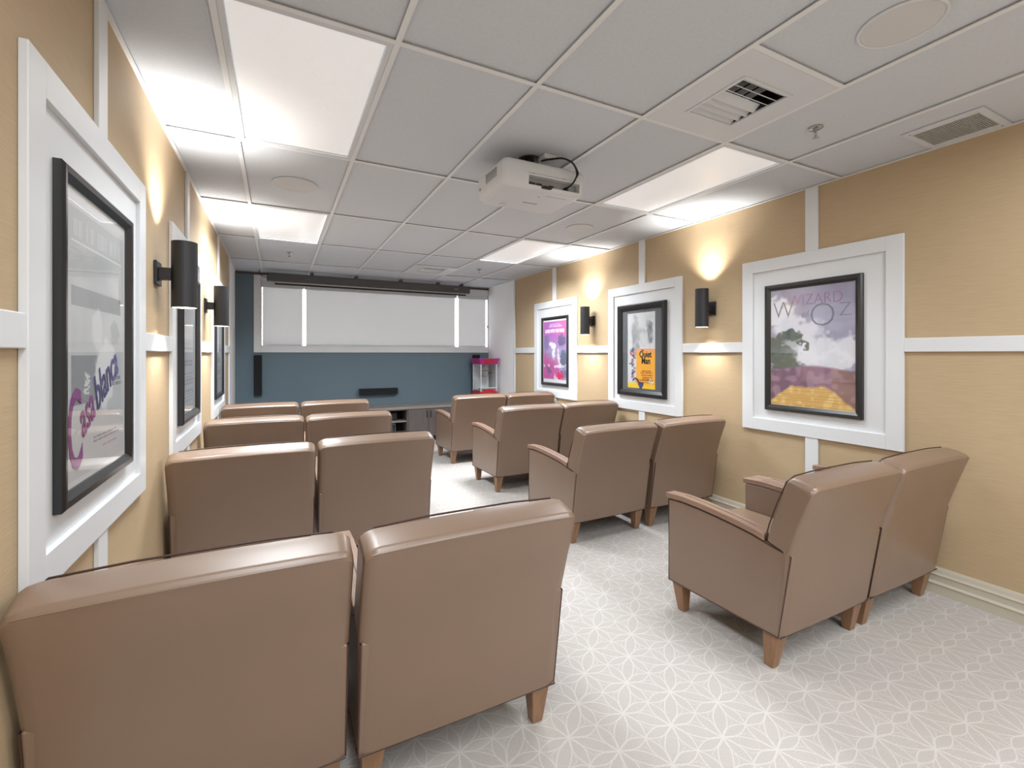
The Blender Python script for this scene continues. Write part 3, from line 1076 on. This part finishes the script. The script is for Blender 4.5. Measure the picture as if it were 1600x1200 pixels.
def art_grey():
    a = Art(76, 130, (196, 197, 199))  # greys lightened to carry the reflection in the glass
    a.wob = 0.08
    n = fbm(130, 76, 4, 51); n2 = vnoise(130, 76, 9, 55)
    a.rect(0.0, 1.0, 0.0, 0.035, (214, 215, 217))
    a.rect(0.08, 0.95, 0.16, 0.80, (188, 190, 192))
    a.put(((a.U > 0.08) & (a.U < 0.95) & (a.V > 0.16) & (a.V < 0.80)) * np.clip((n - 0.42) * 4, 0, 1), (206, 207, 208), 0.9)
    a.rect(0.08, 0.95, 0.155, 0.162, (228, 228, 229))
    a.rect(0.08, 0.93, 0.315, 0.385, (140, 142, 145), 0.8)
    a.put(((a.V > 0.315) & (a.V < 0.385) & (a.U > 0.08) & (a.U < 0.93)) * np.clip((n2 - 0.5) * 5, 0, 1), (160, 162, 165), 0.8)
    a.rect(0.08, 0.50, 0.565, 0.74, (132, 133, 136), 0.8)
    a.ell(0.62, 0.63, 0.20, 0.15, (222, 222, 223), 0.95, 0.3)
    a.ell(0.46, 0.46, 0.12, 0.08, (214, 214, 215), 0.8, 0.5)
    a.ell(0.80, 0.46, 0.10, 0.07, (168, 169, 172), 0.8, 0.5)
    for k in range(4):
        a.ell(0.30, 0.635 + k * 0.026, 0.055, 0.011, (220, 220, 221), 0.9, 0.4)
    a.lines(0.72, 0.95, 0.655, 0.70, 2, (110, 111, 114), 0.8, 3)
    a.lines(0.40, 0.92, 0.875, 0.91, 2, (128, 124, 130), 0.7, 12)
    a.lines(0.52, 0.86, 0.925, 0.935, 1, (190, 120, 150), 0.6, 13)
    for k in range(26):      # tall thin pale title letters along the top, too faint to read
        u = 0.12 + k * 0.031
        if k % 6 != 5:
            a.rect(u, u + 0.010, 0.075, 0.135, (222, 222, 223), 0.9)
    return a


def art_reflect(seed):  # pale sheet; the grey rows are glass reflections painted into the print
    a = Art(60, 110, (190, 192, 195))
    n = fbm(110, 60, 4, seed)
    a.put(np.clip((n - 0.5) * 3, 0, 1), (176, 178, 182), 0.6)
    a.rect(0.08, 0.92, 0.04, 0.44, (202, 204, 206), 0.8)
    a.lines(0.15, 0.85, 0.50, 0.53, 1, (120, 122, 126), 0.7, seed)
    a.lines(0.15, 0.85, 0.60, 0.66, 2, (128, 130, 134), 0.7, seed + 1)
    a.lines(0.12, 0.88, 0.70, 0.80, 4, (128, 130, 134), 0.65, seed + 2)
    a.lines(0.12, 0.88, 0.83, 0.93, 4, (132, 134, 138), 0.6, seed + 3)
    return a


def framed(wall, yc, zc, w, h, border, label, art, margin=0.004, depth=0.026, matt=None, art_rect=None, mat='frame'):
    """wall 'R'/'L'; yc, zc centre; w x h outer size"""
    x = XR - 0.0078 if wall == 'R' else XL + 0.0078
    t = thing('framed_poster', label, 'poster', (x, yc, zc), -PI / 2 if wall == 'R' else PI / 2, 'framed film posters on the side walls')
    bm = B()
    W2, H2 = w / 2, h / 2
    # mitred frame with a sloping face
    prof2 = [(0, 0), (0, -depth * 0.75), (border * 0.18, -depth), (border * 0.55, -depth * 0.94), (border, -depth * 0.45), (border, 0)]
    tm = bmesh.new()
    rings = []
    for (sx, sz) in ((-1, -1), (1, -1), (1, 1), (-1, 1)):
        rings.append([tm.verts.new((sx * (W2 - p), q, sz * (H2 - p))) for p, q in prof2])
    for i in range(4):
        a, b = rings[i], rings[(i + 1) % 4]
        for k in range(len(prof2)):
            k2 = (k + 1) % len(prof2)
            tm.faces.new((a[k], b[k], b[k2], a[k2]))
    bmesh.ops.recalc_face_normals(tm, faces=tm.faces[:])
    merge(bm, tm)
    obj('frame', bm, mat, t)
    iw, ih = W2 - border, H2 - border
    if matt:
        obj('mount', box(B(), -iw, iw, -0.006, -0.002, -ih, ih), matt, t)
    else:
        obj('backing', box(B(), -iw, iw, -0.006, -0.002, -ih, ih), 'print_paper', t)
    if art_rect is None:
        art_rect = (-iw + margin, iw - margin, -ih + margin, ih - margin)
    sheet = art.mesh('print', t, *art_rect, -0.0066)
    obj('glass', box(B(), -iw + 0.0005, iw - 0.0005, -0.0108, -0.0088, -ih + 0.0005, ih - 0.0005), 'glass', t)
    return t, sheet, art_rect


TM = {k: P('ink_' + k, rgb(*c), 0.5) for k, c in dict(silver=(120, 122, 136), pale=(226, 222, 232), dark=(46, 42, 40), white=(232, 226, 234), purple=(138, 72, 132), plum=(108, 98, 152), brown=(140, 66, 34), light=(176, 178, 182), rose=(160, 120, 160)).items()}

t, s_, r_ = framed('R', 2.020, 1.470, 0.692, 0.984, 0.045, 'black framed poster of clouds over golden ground, nearest on the right wall', art_sky(), margin=0.002)
text('lettering', 'WIZARD', 0.115, TM['rose'], s_, (0.03, -0.0076, 0.315), sx=0.85, bold=-0.002)
text('lettering', 'W', 0.19, TM['silver'], s_, (-0.20, -0.0078, 0.225), sx=0.85, bold=-0.004)
text('lettering', 'of', 0.07, TM['silver'], s_, (-0.035, -0.0077, 0.225), bold=-0.002)
text('lettering', 'O', 0.25, TM['silver'], s_, (0.085, -0.0079, 0.150), sx=0.95, bold=-0.006)
text('lettering', 'Z', 0.14, TM['silver'], s_, (0.235, -0.0080, 0.215), sx=1.0, bold=-0.004)

t, s_, r_ = framed('R', 3.785, 1.463, 0.735, 1.004, 0.066, 'wide black framed poster with a yellow block and dark mount, middle of the right wall', art_yellow(),
                   matt='mat', art_rect=(-0.212, 0.207, -0.415, 0.402), depth=0.034)
text('lettering', 'The', 0.035, TM['brown'], s_, (0.02, -0.0080, -0.015), sx=0.9)
text('lettering', 'Quiet', 0.094, TM['dark'], s_, (0.065, -0.0080, -0.078), sx=0.82, bold=0.002)
text('lettering', 'Man', 0.094, TM['dark'], s_, (0.072, -0.0080, -0.148), sx=0.82, bold=0.002)

t, s_, r_ = framed('R', 5.524, 1.460, 0.694, 0.978, 0.042, 'black framed poster in magenta and violet, furthest on the right wall', art_magenta(), margin=0.010)
text('lettering', 'GONE WITH THE WIND', 0.066, TM['white'], s_, (0.0, -0.0080, 0.262), sx=0.70, bold=0.003)

t, s_, r_ = framed('L', 2.030, 1.468, 0.684, 0.978, 0.045, 'black framed grey poster with slanting purple title, nearest on the left wall', art_grey(), margin=0.018)
text('lettering', 'C', 0.34, TM['purple'], s_, (-0.200, -0.0080, -0.395), sx=0.50, shear=0.35, bold=0.002, rot=-0.25)
text('lettering', 'asa', 0.170, TM['purple'], s_, (-0.150, -0.0081, -0.312), sx=0.62, shear=0.35, bold=0.0015, rot=-0.50, align='LEFT')
text('lettering', 'blanca', 0.170, TM['plum'], s_, (-0.022, -0.0082, -0.242), sx=0.62, shear=0.35, bold=0.0015, rot=-0.50, align='LEFT')

framed('L', 3.790, 1.465, 0.684, 0.978, 0.050, 'black framed poster with rows of grey text behind the near left sconce', art_reflect(61), depth=0.034)
framed('L', 5.600, 1.465, 0.684, 0.978, 0.045, 'black framed pale poster furthest on the left wall, beside the far sconce', art_reflect(81))

# ------------------------------------------------------------------ roller shades in the window
for (x0, x1, lb) in ((-0.203, 0.345, 'narrow grey roller shade on the left of the window'),
                     (0.392, 2.858, 'wide grey roller shade in the middle of the window'),
                     (2.921, 3.458, 'narrow grey roller shade on the right of the window')):
    cx = (x0 + x1) / 2; w = (x1 - x0) / 2
    t = thing('roller_shade', lb, 'shade', (cx, YF + 0.030, 0), 0, 'roller shades in the front window')
    ww = w + 0.022
    obj('cassette', box(B(), -ww, ww, -0.030, 0.040, 2.425, 2.484, 0.006), 'metalwhite', t)
    obj('cloth', box(B(), -w, w, 0.004, 0.0056, WZ0 + 0.030, 2.425), 'shade', t)
    obj('hem_bar', box(B(), -w, w, -0.001, 0.011, WZ0 + 0.0155, WZ0 + 0.034, 0.002), 'metalwhite', t)
    if x0 < 0 or x1 > 3:
        xx = -w - 0.022 if x0 < 0 else w + 0.022
        obj('chain', tube(B(), [(xx, -0.012, 2.43), (xx, -0.012, 1.95)], 0.0022, 5), 'metalwhite', t)
        obj('chain_weight', box(B(), xx - 0.006, xx + 0.006, -0.020, -0.004, 1.90, 1.95, 0.003), 'silver', t)

# ------------------------------------------------------------------ projection screen case under the ceiling
t = thing('projection_screen', 'long dark grey motorised screen case hanging above the window', 'screen', (1.46, 7.58, 2.54))
prof = [(-0.060, -0.055), (-0.060, 0.050), (-0.045, 0.058), (0.060, 0.058), (0.060, -0.055), (0.020, -0.062), (-0.045, -0.062)]
obj('case', prism(B(), prof, 'x', -1.59, 1.53, 0.003, 1), 'screen_case', t)
for s, xx in ((-1, -1.60), (1, 1.53)):
    obj('end_cap', prism(B(), [(a * 1.03, b * 1.03) for a, b in prof], 'x', xx, xx + 0.012, 0.002, 1), 'black', t)
obj('screen_cloth', box(B(), -1.48, 1.46, -0.012, -0.010, -0.082, -0.058), 'white', t)
obj('weight_bar', box(B(), -1.50, 1.48, -0.024, 0.002, -0.104, -0.080, 0.003), 'screen_black', t)
for xx in (-1.0, -0.36, 0.34, 0.98, 1.40):
    obj('hanger', box(B(), xx - 0.022, xx + 0.022, -0.052, 0.048, 0.058, 0.097, 0.003), 'screen_case', t)
obj('power_cord', tube(B(), [(-1.60, 0, -0.01), (-1.66, 0.01, 0.01), (-1.70, 0.02, 0.05), (-1.70, 0.02, 0.098)], 0.005, 6), 'cable', t, True)
obj('badge', box(B(), 1.25, 1.32, -0.0615, -0.060, -0.01, 0.005), 'silver', t)

# ------------------------------------------------------------------ speakers on the blue wall
def wall_speaker(x, y, z, w, d, h, label):
    t = thing('wall_speaker', label, 'speaker', (x, y, z), 0, 'slim black speakers on the blue wall')
    obj('cabinet', box(B(), -w / 2, w / 2, -d * 0.55, -0.001, -h / 2, h / 2, 0.004), 'black', t)
    obj('grille', box(B(), -w / 2 + 0.003, w / 2 - 0.003, -d, -d * 0.55, -h / 2 + 0.003, h / 2 - 0.003, 0.006), 'blackmatte', t)
    e = 0.012
    if h > w:
        obj('end_cap', box(B(), -w / 2, w / 2, -d, -d * 0.55, h / 2 - e, h / 2 + 0.001, 0.003), 'black', t)
        obj('end_cap', box(B(), -w / 2, w / 2, -d, -d * 0.55, -h / 2 - 0.001, -h / 2 + e, 0.003), 'black', t)
    else:
        obj('end_cap', box(B(), w / 2 - e, w / 2 + 0.001, -d, -d * 0.55, -h / 2, h / 2, 0.003), 'black', t)
        obj('end_cap', box(B(), -w / 2 - 0.001, -w / 2 + e, -d, -d * 0.55, -h / 2, h / 2, 0.003), 'black', t)


wall_speaker(-0.262, YF, 1.106, 0.105, 0.07, 0.60, 'tall slim black speaker at the left end of the blue wall')
wall_speaker(3.240, YF, 1.106, 0.13, 0.07, 0.60, 'tall black speaker half hidden behind the popcorn machine')
wall_speaker(1.490, YF, 0.800, 0.620, 0.09, 0.105, 'long low black centre speaker on the blue wall')

# ------------------------------------------------------------------ media cabinets under a worktop
cz = 0.535
tw = obj('worktop', box(B(), XL + 0.03, XR - 0.03, 7.300, YF - 0.002, cz, 0.575, 0.003), 'lamtop')
tw['label'] = 'long grey wood worktop running under the blue wall'; tw['category'] = 'worktop'


def cabinet(x0, x1, kind, label):
    t = thing('media_cabinet', label, 'cabinet', ((x0 + x1) / 2, 7.33, 0), 0, 'grey media cabinets under the worktop')
    w = (x1 - x0) / 2 - 0.0008
    D = 0.505
    bm = B()
    box(bm, -w, -w + 0.018, 0, D, 0.08, cz - 0.001)
    box(bm, w - 0.018, w, 0, D, 0.08, cz - 0.001)
    box(bm, -w + 0.018, w - 0.018, 0, D, 0.08, 0.098)
    box(bm, -w + 0.018, w - 0.018, 0, D, cz - 0.019, cz - 0.001)
    obj('body', bm, 'lam', t)
    obj('back_board', box(B(), -w + 0.018, w - 0.018, D - 0.012, D, 0.098, cz - 0.02), 'inside', t)
    obj('plinth', box(B(), -w, w, 0.04, 0.058, 0.0, 0.079), 'inside', t)
    if kind == 'open':
        obj('shelf', box(B(), -w + 0.019, w - 0.019, 0.01, D - 0.013, 0.330, 0.350), 'lamtop', t)
    else:
        for s in (-1, 1):
            a, b = (-w + 0.001, -0.0015) if s < 0 else (0.0015, w - 0.001)
            d = obj('door', box(B(), a, b, -0.020, -0.001, 0.083, cz - 0.006, 0.0015), 'lam', t)
            hx = s * 0.032
            obj('handle', tube(B(), [(hx, -0.020, 0.50), (hx, -0.040, 0.495), (hx, -0.046, 0.465), (hx, -0.046, 0.425), (hx, -0.040, 0.395), (hx, -0.020, 0.39)], 0.0055, 6), 'screen_black', d, True)
    return t


cabinet(-0.520, 0.330, 'doors', 'grey two door cabinet at the left end of the worktop')
cabinet(0.330, 1.180, 'doors', 'grey two door cabinet left of the open shelves')
cabinet(1.180, 1.862, 'open', 'open cabinet with a shelf under the middle of the worktop')
cabinet(1.862, 2.535, 'doors', 'grey two door cabinet with arched handles right of the open shelves')
cabinet(2.535, 3.440, 'doors', 'grey two door cabinet at the right end, under the popcorn machine')
t = thing('media_box', 'small silver device standing in the open cabinet', 'device', (1.655, 7.50, 0.098))
obj('body', box(B(), -0.030, 0.030, -0.08, 0.08, 0.0, 0.205, 0.006), 'silver', t)
obj('face_plate', box(B(), -0.024, 0.024, -0.082, -0.080, 0.06, 0.19, 0.001), 'black', t)
t = thing('receiver', 'black receiver in the upper part of the open cabinet', 'device', (1.50, 7.60, 0.350))
obj('body', box(B(), -0.21, 0.21, -0.16, 0.16, 0.012, 0.125, 0.004), 'black', t)
obj('knob', lathe(B(), [(0.022, 0), (0.022, 0.012), (0, 0.012)], 20), 'black', t, True, (0.14, -0.17, 0.07))
bpy.data.objects['knob'].rotation_euler = (PI / 2, 0, 0)
for sx in (-1, 1):
    obj('foot', box(B(), sx * 0.17 - 0.02, sx * 0.17 + 0.02, -0.12, 0.12, 0.0, 0.012), 'screen_black', t)

# ------------------------------------------------------------------ popcorn machine on the worktop
px0, px1, py0, py1 = 3.123, 3.415, 7.315, 7.665
t = thing('popcorn_machine', 'red popcorn machine with glass case on the right end of the worktop', 'appliance', ((px0 + px1) / 2, (py0 + py1) / 2, 0.5755))
w, d = (px1 - px0) / 2, (py1 - py0) / 2
obj('base', box(B(), -w - 0.012, w + 0.012, -d - 0.012, d + 0.012, 0.0, 0.195, 0.006), 'red', t)
bm = B()
prism(bm, [(0.12 * math.cos(a), 0.195 + 0.035 * math.sin(a)) for a in [PI * k / 10 for k in range(11)]], 'y', -d - 0.012, -d - 0.004)
obj('base_arch', bm, 'red', t)
for sx in (-1, 1):
    for sy in (-1, 1):
        obj('post', box(B(), sx * w - 0.008, sx * w + 0.008, sy * d - 0.008, sy * d + 0.008, 0.195, 0.665, 0.002), 'metalwhite', t)
obj('deck', box(B(), -w + 0.009, w - 0.009, -d + 0.009, d - 0.009, 0.195, 0.215), 'steel', t)
obj('glass_pane', box(B(), -w + 0.009, w - 0.009, -d - 0.001, -d + 0.002, 0.216, 0.664), 'glass', t)
obj('glass_pane', box(B(), -w - 0.001, -w + 0.002, -d + 0.009, d - 0.009, 0.216, 0.664), 'glass', t)
obj('glass_pane', box(B(), w - 0.002, w + 0.001, -d + 0.009, d - 0.009, 0.216, 0.664), 'glass', t)
for k in range(3):
    z = (0.22, 0.38, 0.655)[k]
    obj('cross_rail', box(B(), -w - 0.004, -w + 0.004, -d + 0.009, d - 0.009, z - 0.006, z + 0.006), 'metalwhite', t)
obj('door_rail', box(B(), -w + 0.009, w - 0.009, -d - 0.005, -d - 0.001, 0.248, 0.262), 'metalwhite', t)
obj('rear_panel', box(B(), -w + 0.009, w - 0.009, d - 0.006, d - 0.002, 0.216, 0.664), 'metalwhite', t)
kt = obj('kettle', lathe(B(), [(0.0, 0.44), (0.055, 0.44), (0.068, 0.455), (0.070, 0.54), (0.060, 0.55), (0, 0.555)], 28), 'steel', t, True)
obj('kettle_arm', tube(B(), [(-0.10, 0, 0.60), (-0.02, 0, 0.60), (0.0, 0, 0.66)], 0.008, 8), 'steel', kt, True)
obj('kettle_handle', tube(B(), [(0.065, -0.02, 0.50), (0.12, -0.03, 0.51)], 0.007, 8), 'black', kt, True)
frustum_bm = frustum(B(), (-w - 0.010, w + 0.010, -d - 0.010, d + 0.010), (-w - 0.058, w + 0.045, -d - 0.05, d + 0.04), 0.664, 0.764, 0.004)
cn = obj('canopy', frustum_bm, 'magenta', t)
# red sign panel on the sloping front of the canopy
ang = math.atan2(0.04, 0.10)
mt = Matrix.Translation((0.0, -d - 0.0325, 0.714)) @ Matrix.Rotation(ang, 4, 'X')
obj('sign_panel', box(B(), -0.085, 0.085, -0.0035, 0.001, -0.036, 0.036, 0.001, mat=mt), 'red', cn)
obj('popcorn_scoop_tray', box(B(), -0.09, 0.06, -0.08, 0.06, 0.216, 0.236, 0.004), 'steel', t)

# ------------------------------------------------------------------ ceiling projector
PX0, PX1, PY0, PY1, PZa, PZb = 1.136, 1.700, 2.335, 2.755, 2.384, 2.562
t = thing('projector', 'white ceiling mounted projector with a looping black cable', 'projector', ((PX0 + PX1) / 2, (PY0 + PY1) / 2, PZa))
w, d, h = (PX1 - PX0) / 2, (PY1 - PY0) / 2, PZb - PZa
bay = (-0.118, 0.238, 0.026, 0.078)
# body with belly curved in section: profile in yz lofted in x, with rounded vertical corners
tb = bmesh.new()
ny = 28
rings = []
levels = [(0.0, 0.042, 1.0), (0.006, 0.022, 1.0), (0.020, 0.009, 1.0), (0.05, 0.003, 1.0), (0.08, 0.0, 1.0), (0.13, 0.002, 1.0), (0.150, 0.008, 1.0), (0.162, 0.022, 1.0), (0.168, 0.050, 1.0)]
for z, ins, _ in levels:
    ring = []
    rc = 0.055
    a, b = w - ins, d - ins * 0.8
    for (cx_, cy_, a0) in ((a - rc, b - rc, 0), (-a + rc, b - rc, PI / 2), (-a + rc, -b + 0.022, PI), (a - 0.030, -b + 0.022, 1.5 * PI)):
        rr = rc if a0 < 3 else 0.022
        if a0 > 4:
            rr = 0.030
            cy_ = -b + 0.030
        if a0 == PI:
            cx_ = -a + 0.022
        for k in range(6):
            th = a0 + k * PI / 10
            ring.append(tb.verts.new((cx_ + rr * math.cos(th), cy_ + rr * math.sin(th), z)))
    rings.append(ring)
n = len(rings[0])
for a, b in zip(rings, rings[1:]):
    for k in range(n):
        tb.faces.new((a[k], a[(k + 1) % n], b[(k + 1) % n], b[k]))
tb.faces.new(rings[0][::-1]); tb.faces.new(rings[-1])
bmesh.ops.recalc_face_normals(tb, faces=tb.faces[:])
body = obj('body', tb, 'proj', t, True)
# connector bay: cut out of the rear with a boolean, evaluated once
cut = obj('cutter', box(B(), bay[0], bay[1], -d - 0.05, -d + 0.055, bay[2], bay[3]), 'projdark', t)
cut.location = (0, 0, 0)
bpy.context.view_layer.update()
md = body.modifiers.new('bay', 'BOOLEAN')
md.object = cut; md.operation = 'DIFFERENCE'; md.solver = 'EXACT'
body.modifiers.move(1, 0)
dg = bpy.context.evaluated_depsgraph_get()
newme = bpy.data.meshes.new_from_object(body.evaluated_get(dg))
body.modifiers.clear()
body.data = newme
bpy.data.objects.remove(cut)
obj('connector_plate', box(B(), bay[0] + 0.001, bay[1] - 0.001, -d + 0.040, -d + 0.054, bay[2] + 0.001, bay[3] - 0.001), 'projdark', body)
for k, (cx_, ww, mt_) in enumerate(((-0.075, 0.020, 'black'), (-0.03, 0.018, 'black'), (0.01, 0.018, 'silver'), (0.055, 0.015, 'black'), (0.10, 0.02, 'silver'), (0.16, 0.018, 'black'))):
    obj('socket', box(B(), cx_ - ww, cx_ + ww, -d + 0.034, -d + 0.040, 0.030, 0.052, 0.002), mt_, body)
obj('plug', box(B(), -0.030, 0.034, -d - 0.014, -d + 0.012, 0.012, 0.026, 0.005), 'cable', t)
obj('seam_line', box(B(), bay[0] - 0.01, bay[1] - 0.02, -d - 0.0012, -d + 0.002, bay[3] + 0.012, bay[3] + 0.0135), 'projdark', body)
for xx in (bay[0] + 0.03, bay[1] - 0.12):
    obj('screw', lathe(B(), [(0.004, -0.001), (0.004, 0.001)], 10), 'black', body, False, (xx, -d - 0.001, bay[3] + 0.012))
# side louvre, lens at the screen side, label strip below
for k in range(9):
    obj('louvre_slot', box(B(), -w - 0.0012, -w + 0.003, -0.115 + k * 0.018, -0.105 + k * 0.018, 0.075, 0.130), 'projdark', body)
obj('side_button', lathe(B(), [(0.010, 0), (0.010, 0.003), (0, 0.003)], 16), 'projdark', body, True, (-w + 0.001, 0.13, 0.07))
bpy.data.objects['side_button'].rotation_euler = (0, -PI / 2, 0)
lens_ = obj('lens_barrel', lathe(B(), [(0.070, 0), (0.066, 0.022), (0.058, 0.022), (0.052, 0.004), (0, 0.004)], 36), 'black', t, True, (0.0, d - 0.006, 0.085))
lens_.rotation_euler = (-PI / 2, 0, 0)
obj('lens_glass', lathe(B(), [(0.050, 0.006), (0.030, 0.012), (0, 0.014)], 28), 'glass', lens_, True)
def under_text(name, body_, size, x, y, z):
    cu = bpy.data.curves.new(name, 'FONT'); cu.body = body_; cu.size = size; cu.extrude = 0.0003; cu.align_x = 'CENTER'; cu.offset = 0.0006
    tmp = bpy.data.objects.new('tmp', cu); COL.objects.link(tmp)
    me = bpy.data.meshes.new_from_object(tmp.evaluated_get(bpy.context.evaluated_depsgraph_get()))
    bpy.data.objects.remove(tmp)
    me.transform(Matrix.Translation((x, y, z)) @ Matrix.Rotation(PI, 4, 'X') @ Matrix.Rotation(PI, 4, 'Z'))
    me.materials.clear(); me.materials.append(M['screen_black'])
    o = bpy.data.objects.new(name, me); COL.objects.link(o); o.parent = t
obj('label_strip', box(B(), -0.035, 0.070, 0.02, 0.032, -0.0008, 0.0002), 'projdark', t)
obj('label_strip', box(B(), 0.04, 0.19, -0.135, -0.131, -0.0008, 0.0002), 'projdark', t)
obj('screw', lathe(B(), [(0.006, -0.001), (0.006, 0.0005)], 12), 'projdark', t, False, (0.01, -0.10, 0))
obj('front_foot', lathe(B(), [(0.020, 0.0), (0.022, -0.010), (0.016, -0.014), (0, -0.014)], 20), 'proj', t, True, (-0.13, 0.12, 0.004))
# mount
zt = ZC - PZa + 0.010
mtp = obj('mount', box(B(), -0.085, 0.055, -0.075, 0.10, h + 0.001, h + 0.030, 0.004), 'black', t)
obj('mount_post', lathe(B(), [(0.030, h + 0.030), (0.030, zt - 0.012), (0.070, zt - 0.008), (0.070, zt)], 24), 'black', mtp, True)
obj('mount_label', box(B(), -0.020, 0.010, -0.0765, -0.0752, h + 0.010, h + 0.020), 'silver', mtp)
for (a, b) in ((-0.16, -0.10), (0.15, -0.10), (0.0, 0.14)):
    obj('mount_leg', tube(B(), [(0, 0, h + 0.018), (a * 0.8, b * 0.8, h + 0.018), (a, b, h + 0.001)], 0.007, 6), 'black', mtp, True)
obj('junction_box', box(B(), 0.035, 0.125, -0.13, -0.05, zt - 0.030, zt, 0.003), 'metalwhite', t)
for off, rr in ((0.0, 0.0055), (0.010, 0.004)):
    pts = [(0.04, -0.085, zt - 0.034), (0.075 + off, -0.14, zt - 0.036), (0.12 + off, -0.205, zt - 0.048), (0.165, -0.245, zt - 0.085), (0.183 + off, -0.258, 0.125), (0.180, -0.250, 0.09), (0.165, -0.225, 0.058), (0.150 - off, -d + 0.030, 0.045)]
    # smooth the path
    sm = []
    P_ = [Vector(p) for p in pts]
    for i in range(len(P_) - 1):
        p0, p1, p2, p3 = P_[max(i - 1, 0)], P_[i], P_[i + 1], P_[min(i + 2, len(P_) - 1)]
        for k in range(5):
            u = k / 5
            sm.append(0.5 * ((2 * p1) + (-p0 + p2) * u + (2 * p0 - 5 * p1 + 4 * p2 - p3) * u * u + (-p0 + 3 * p1 - 3 * p2 + p3) * u ** 3))
    sm.append(P_[-1])
    obj('cable', tube(B(), sm, rr, 8), 'cable', t, True)
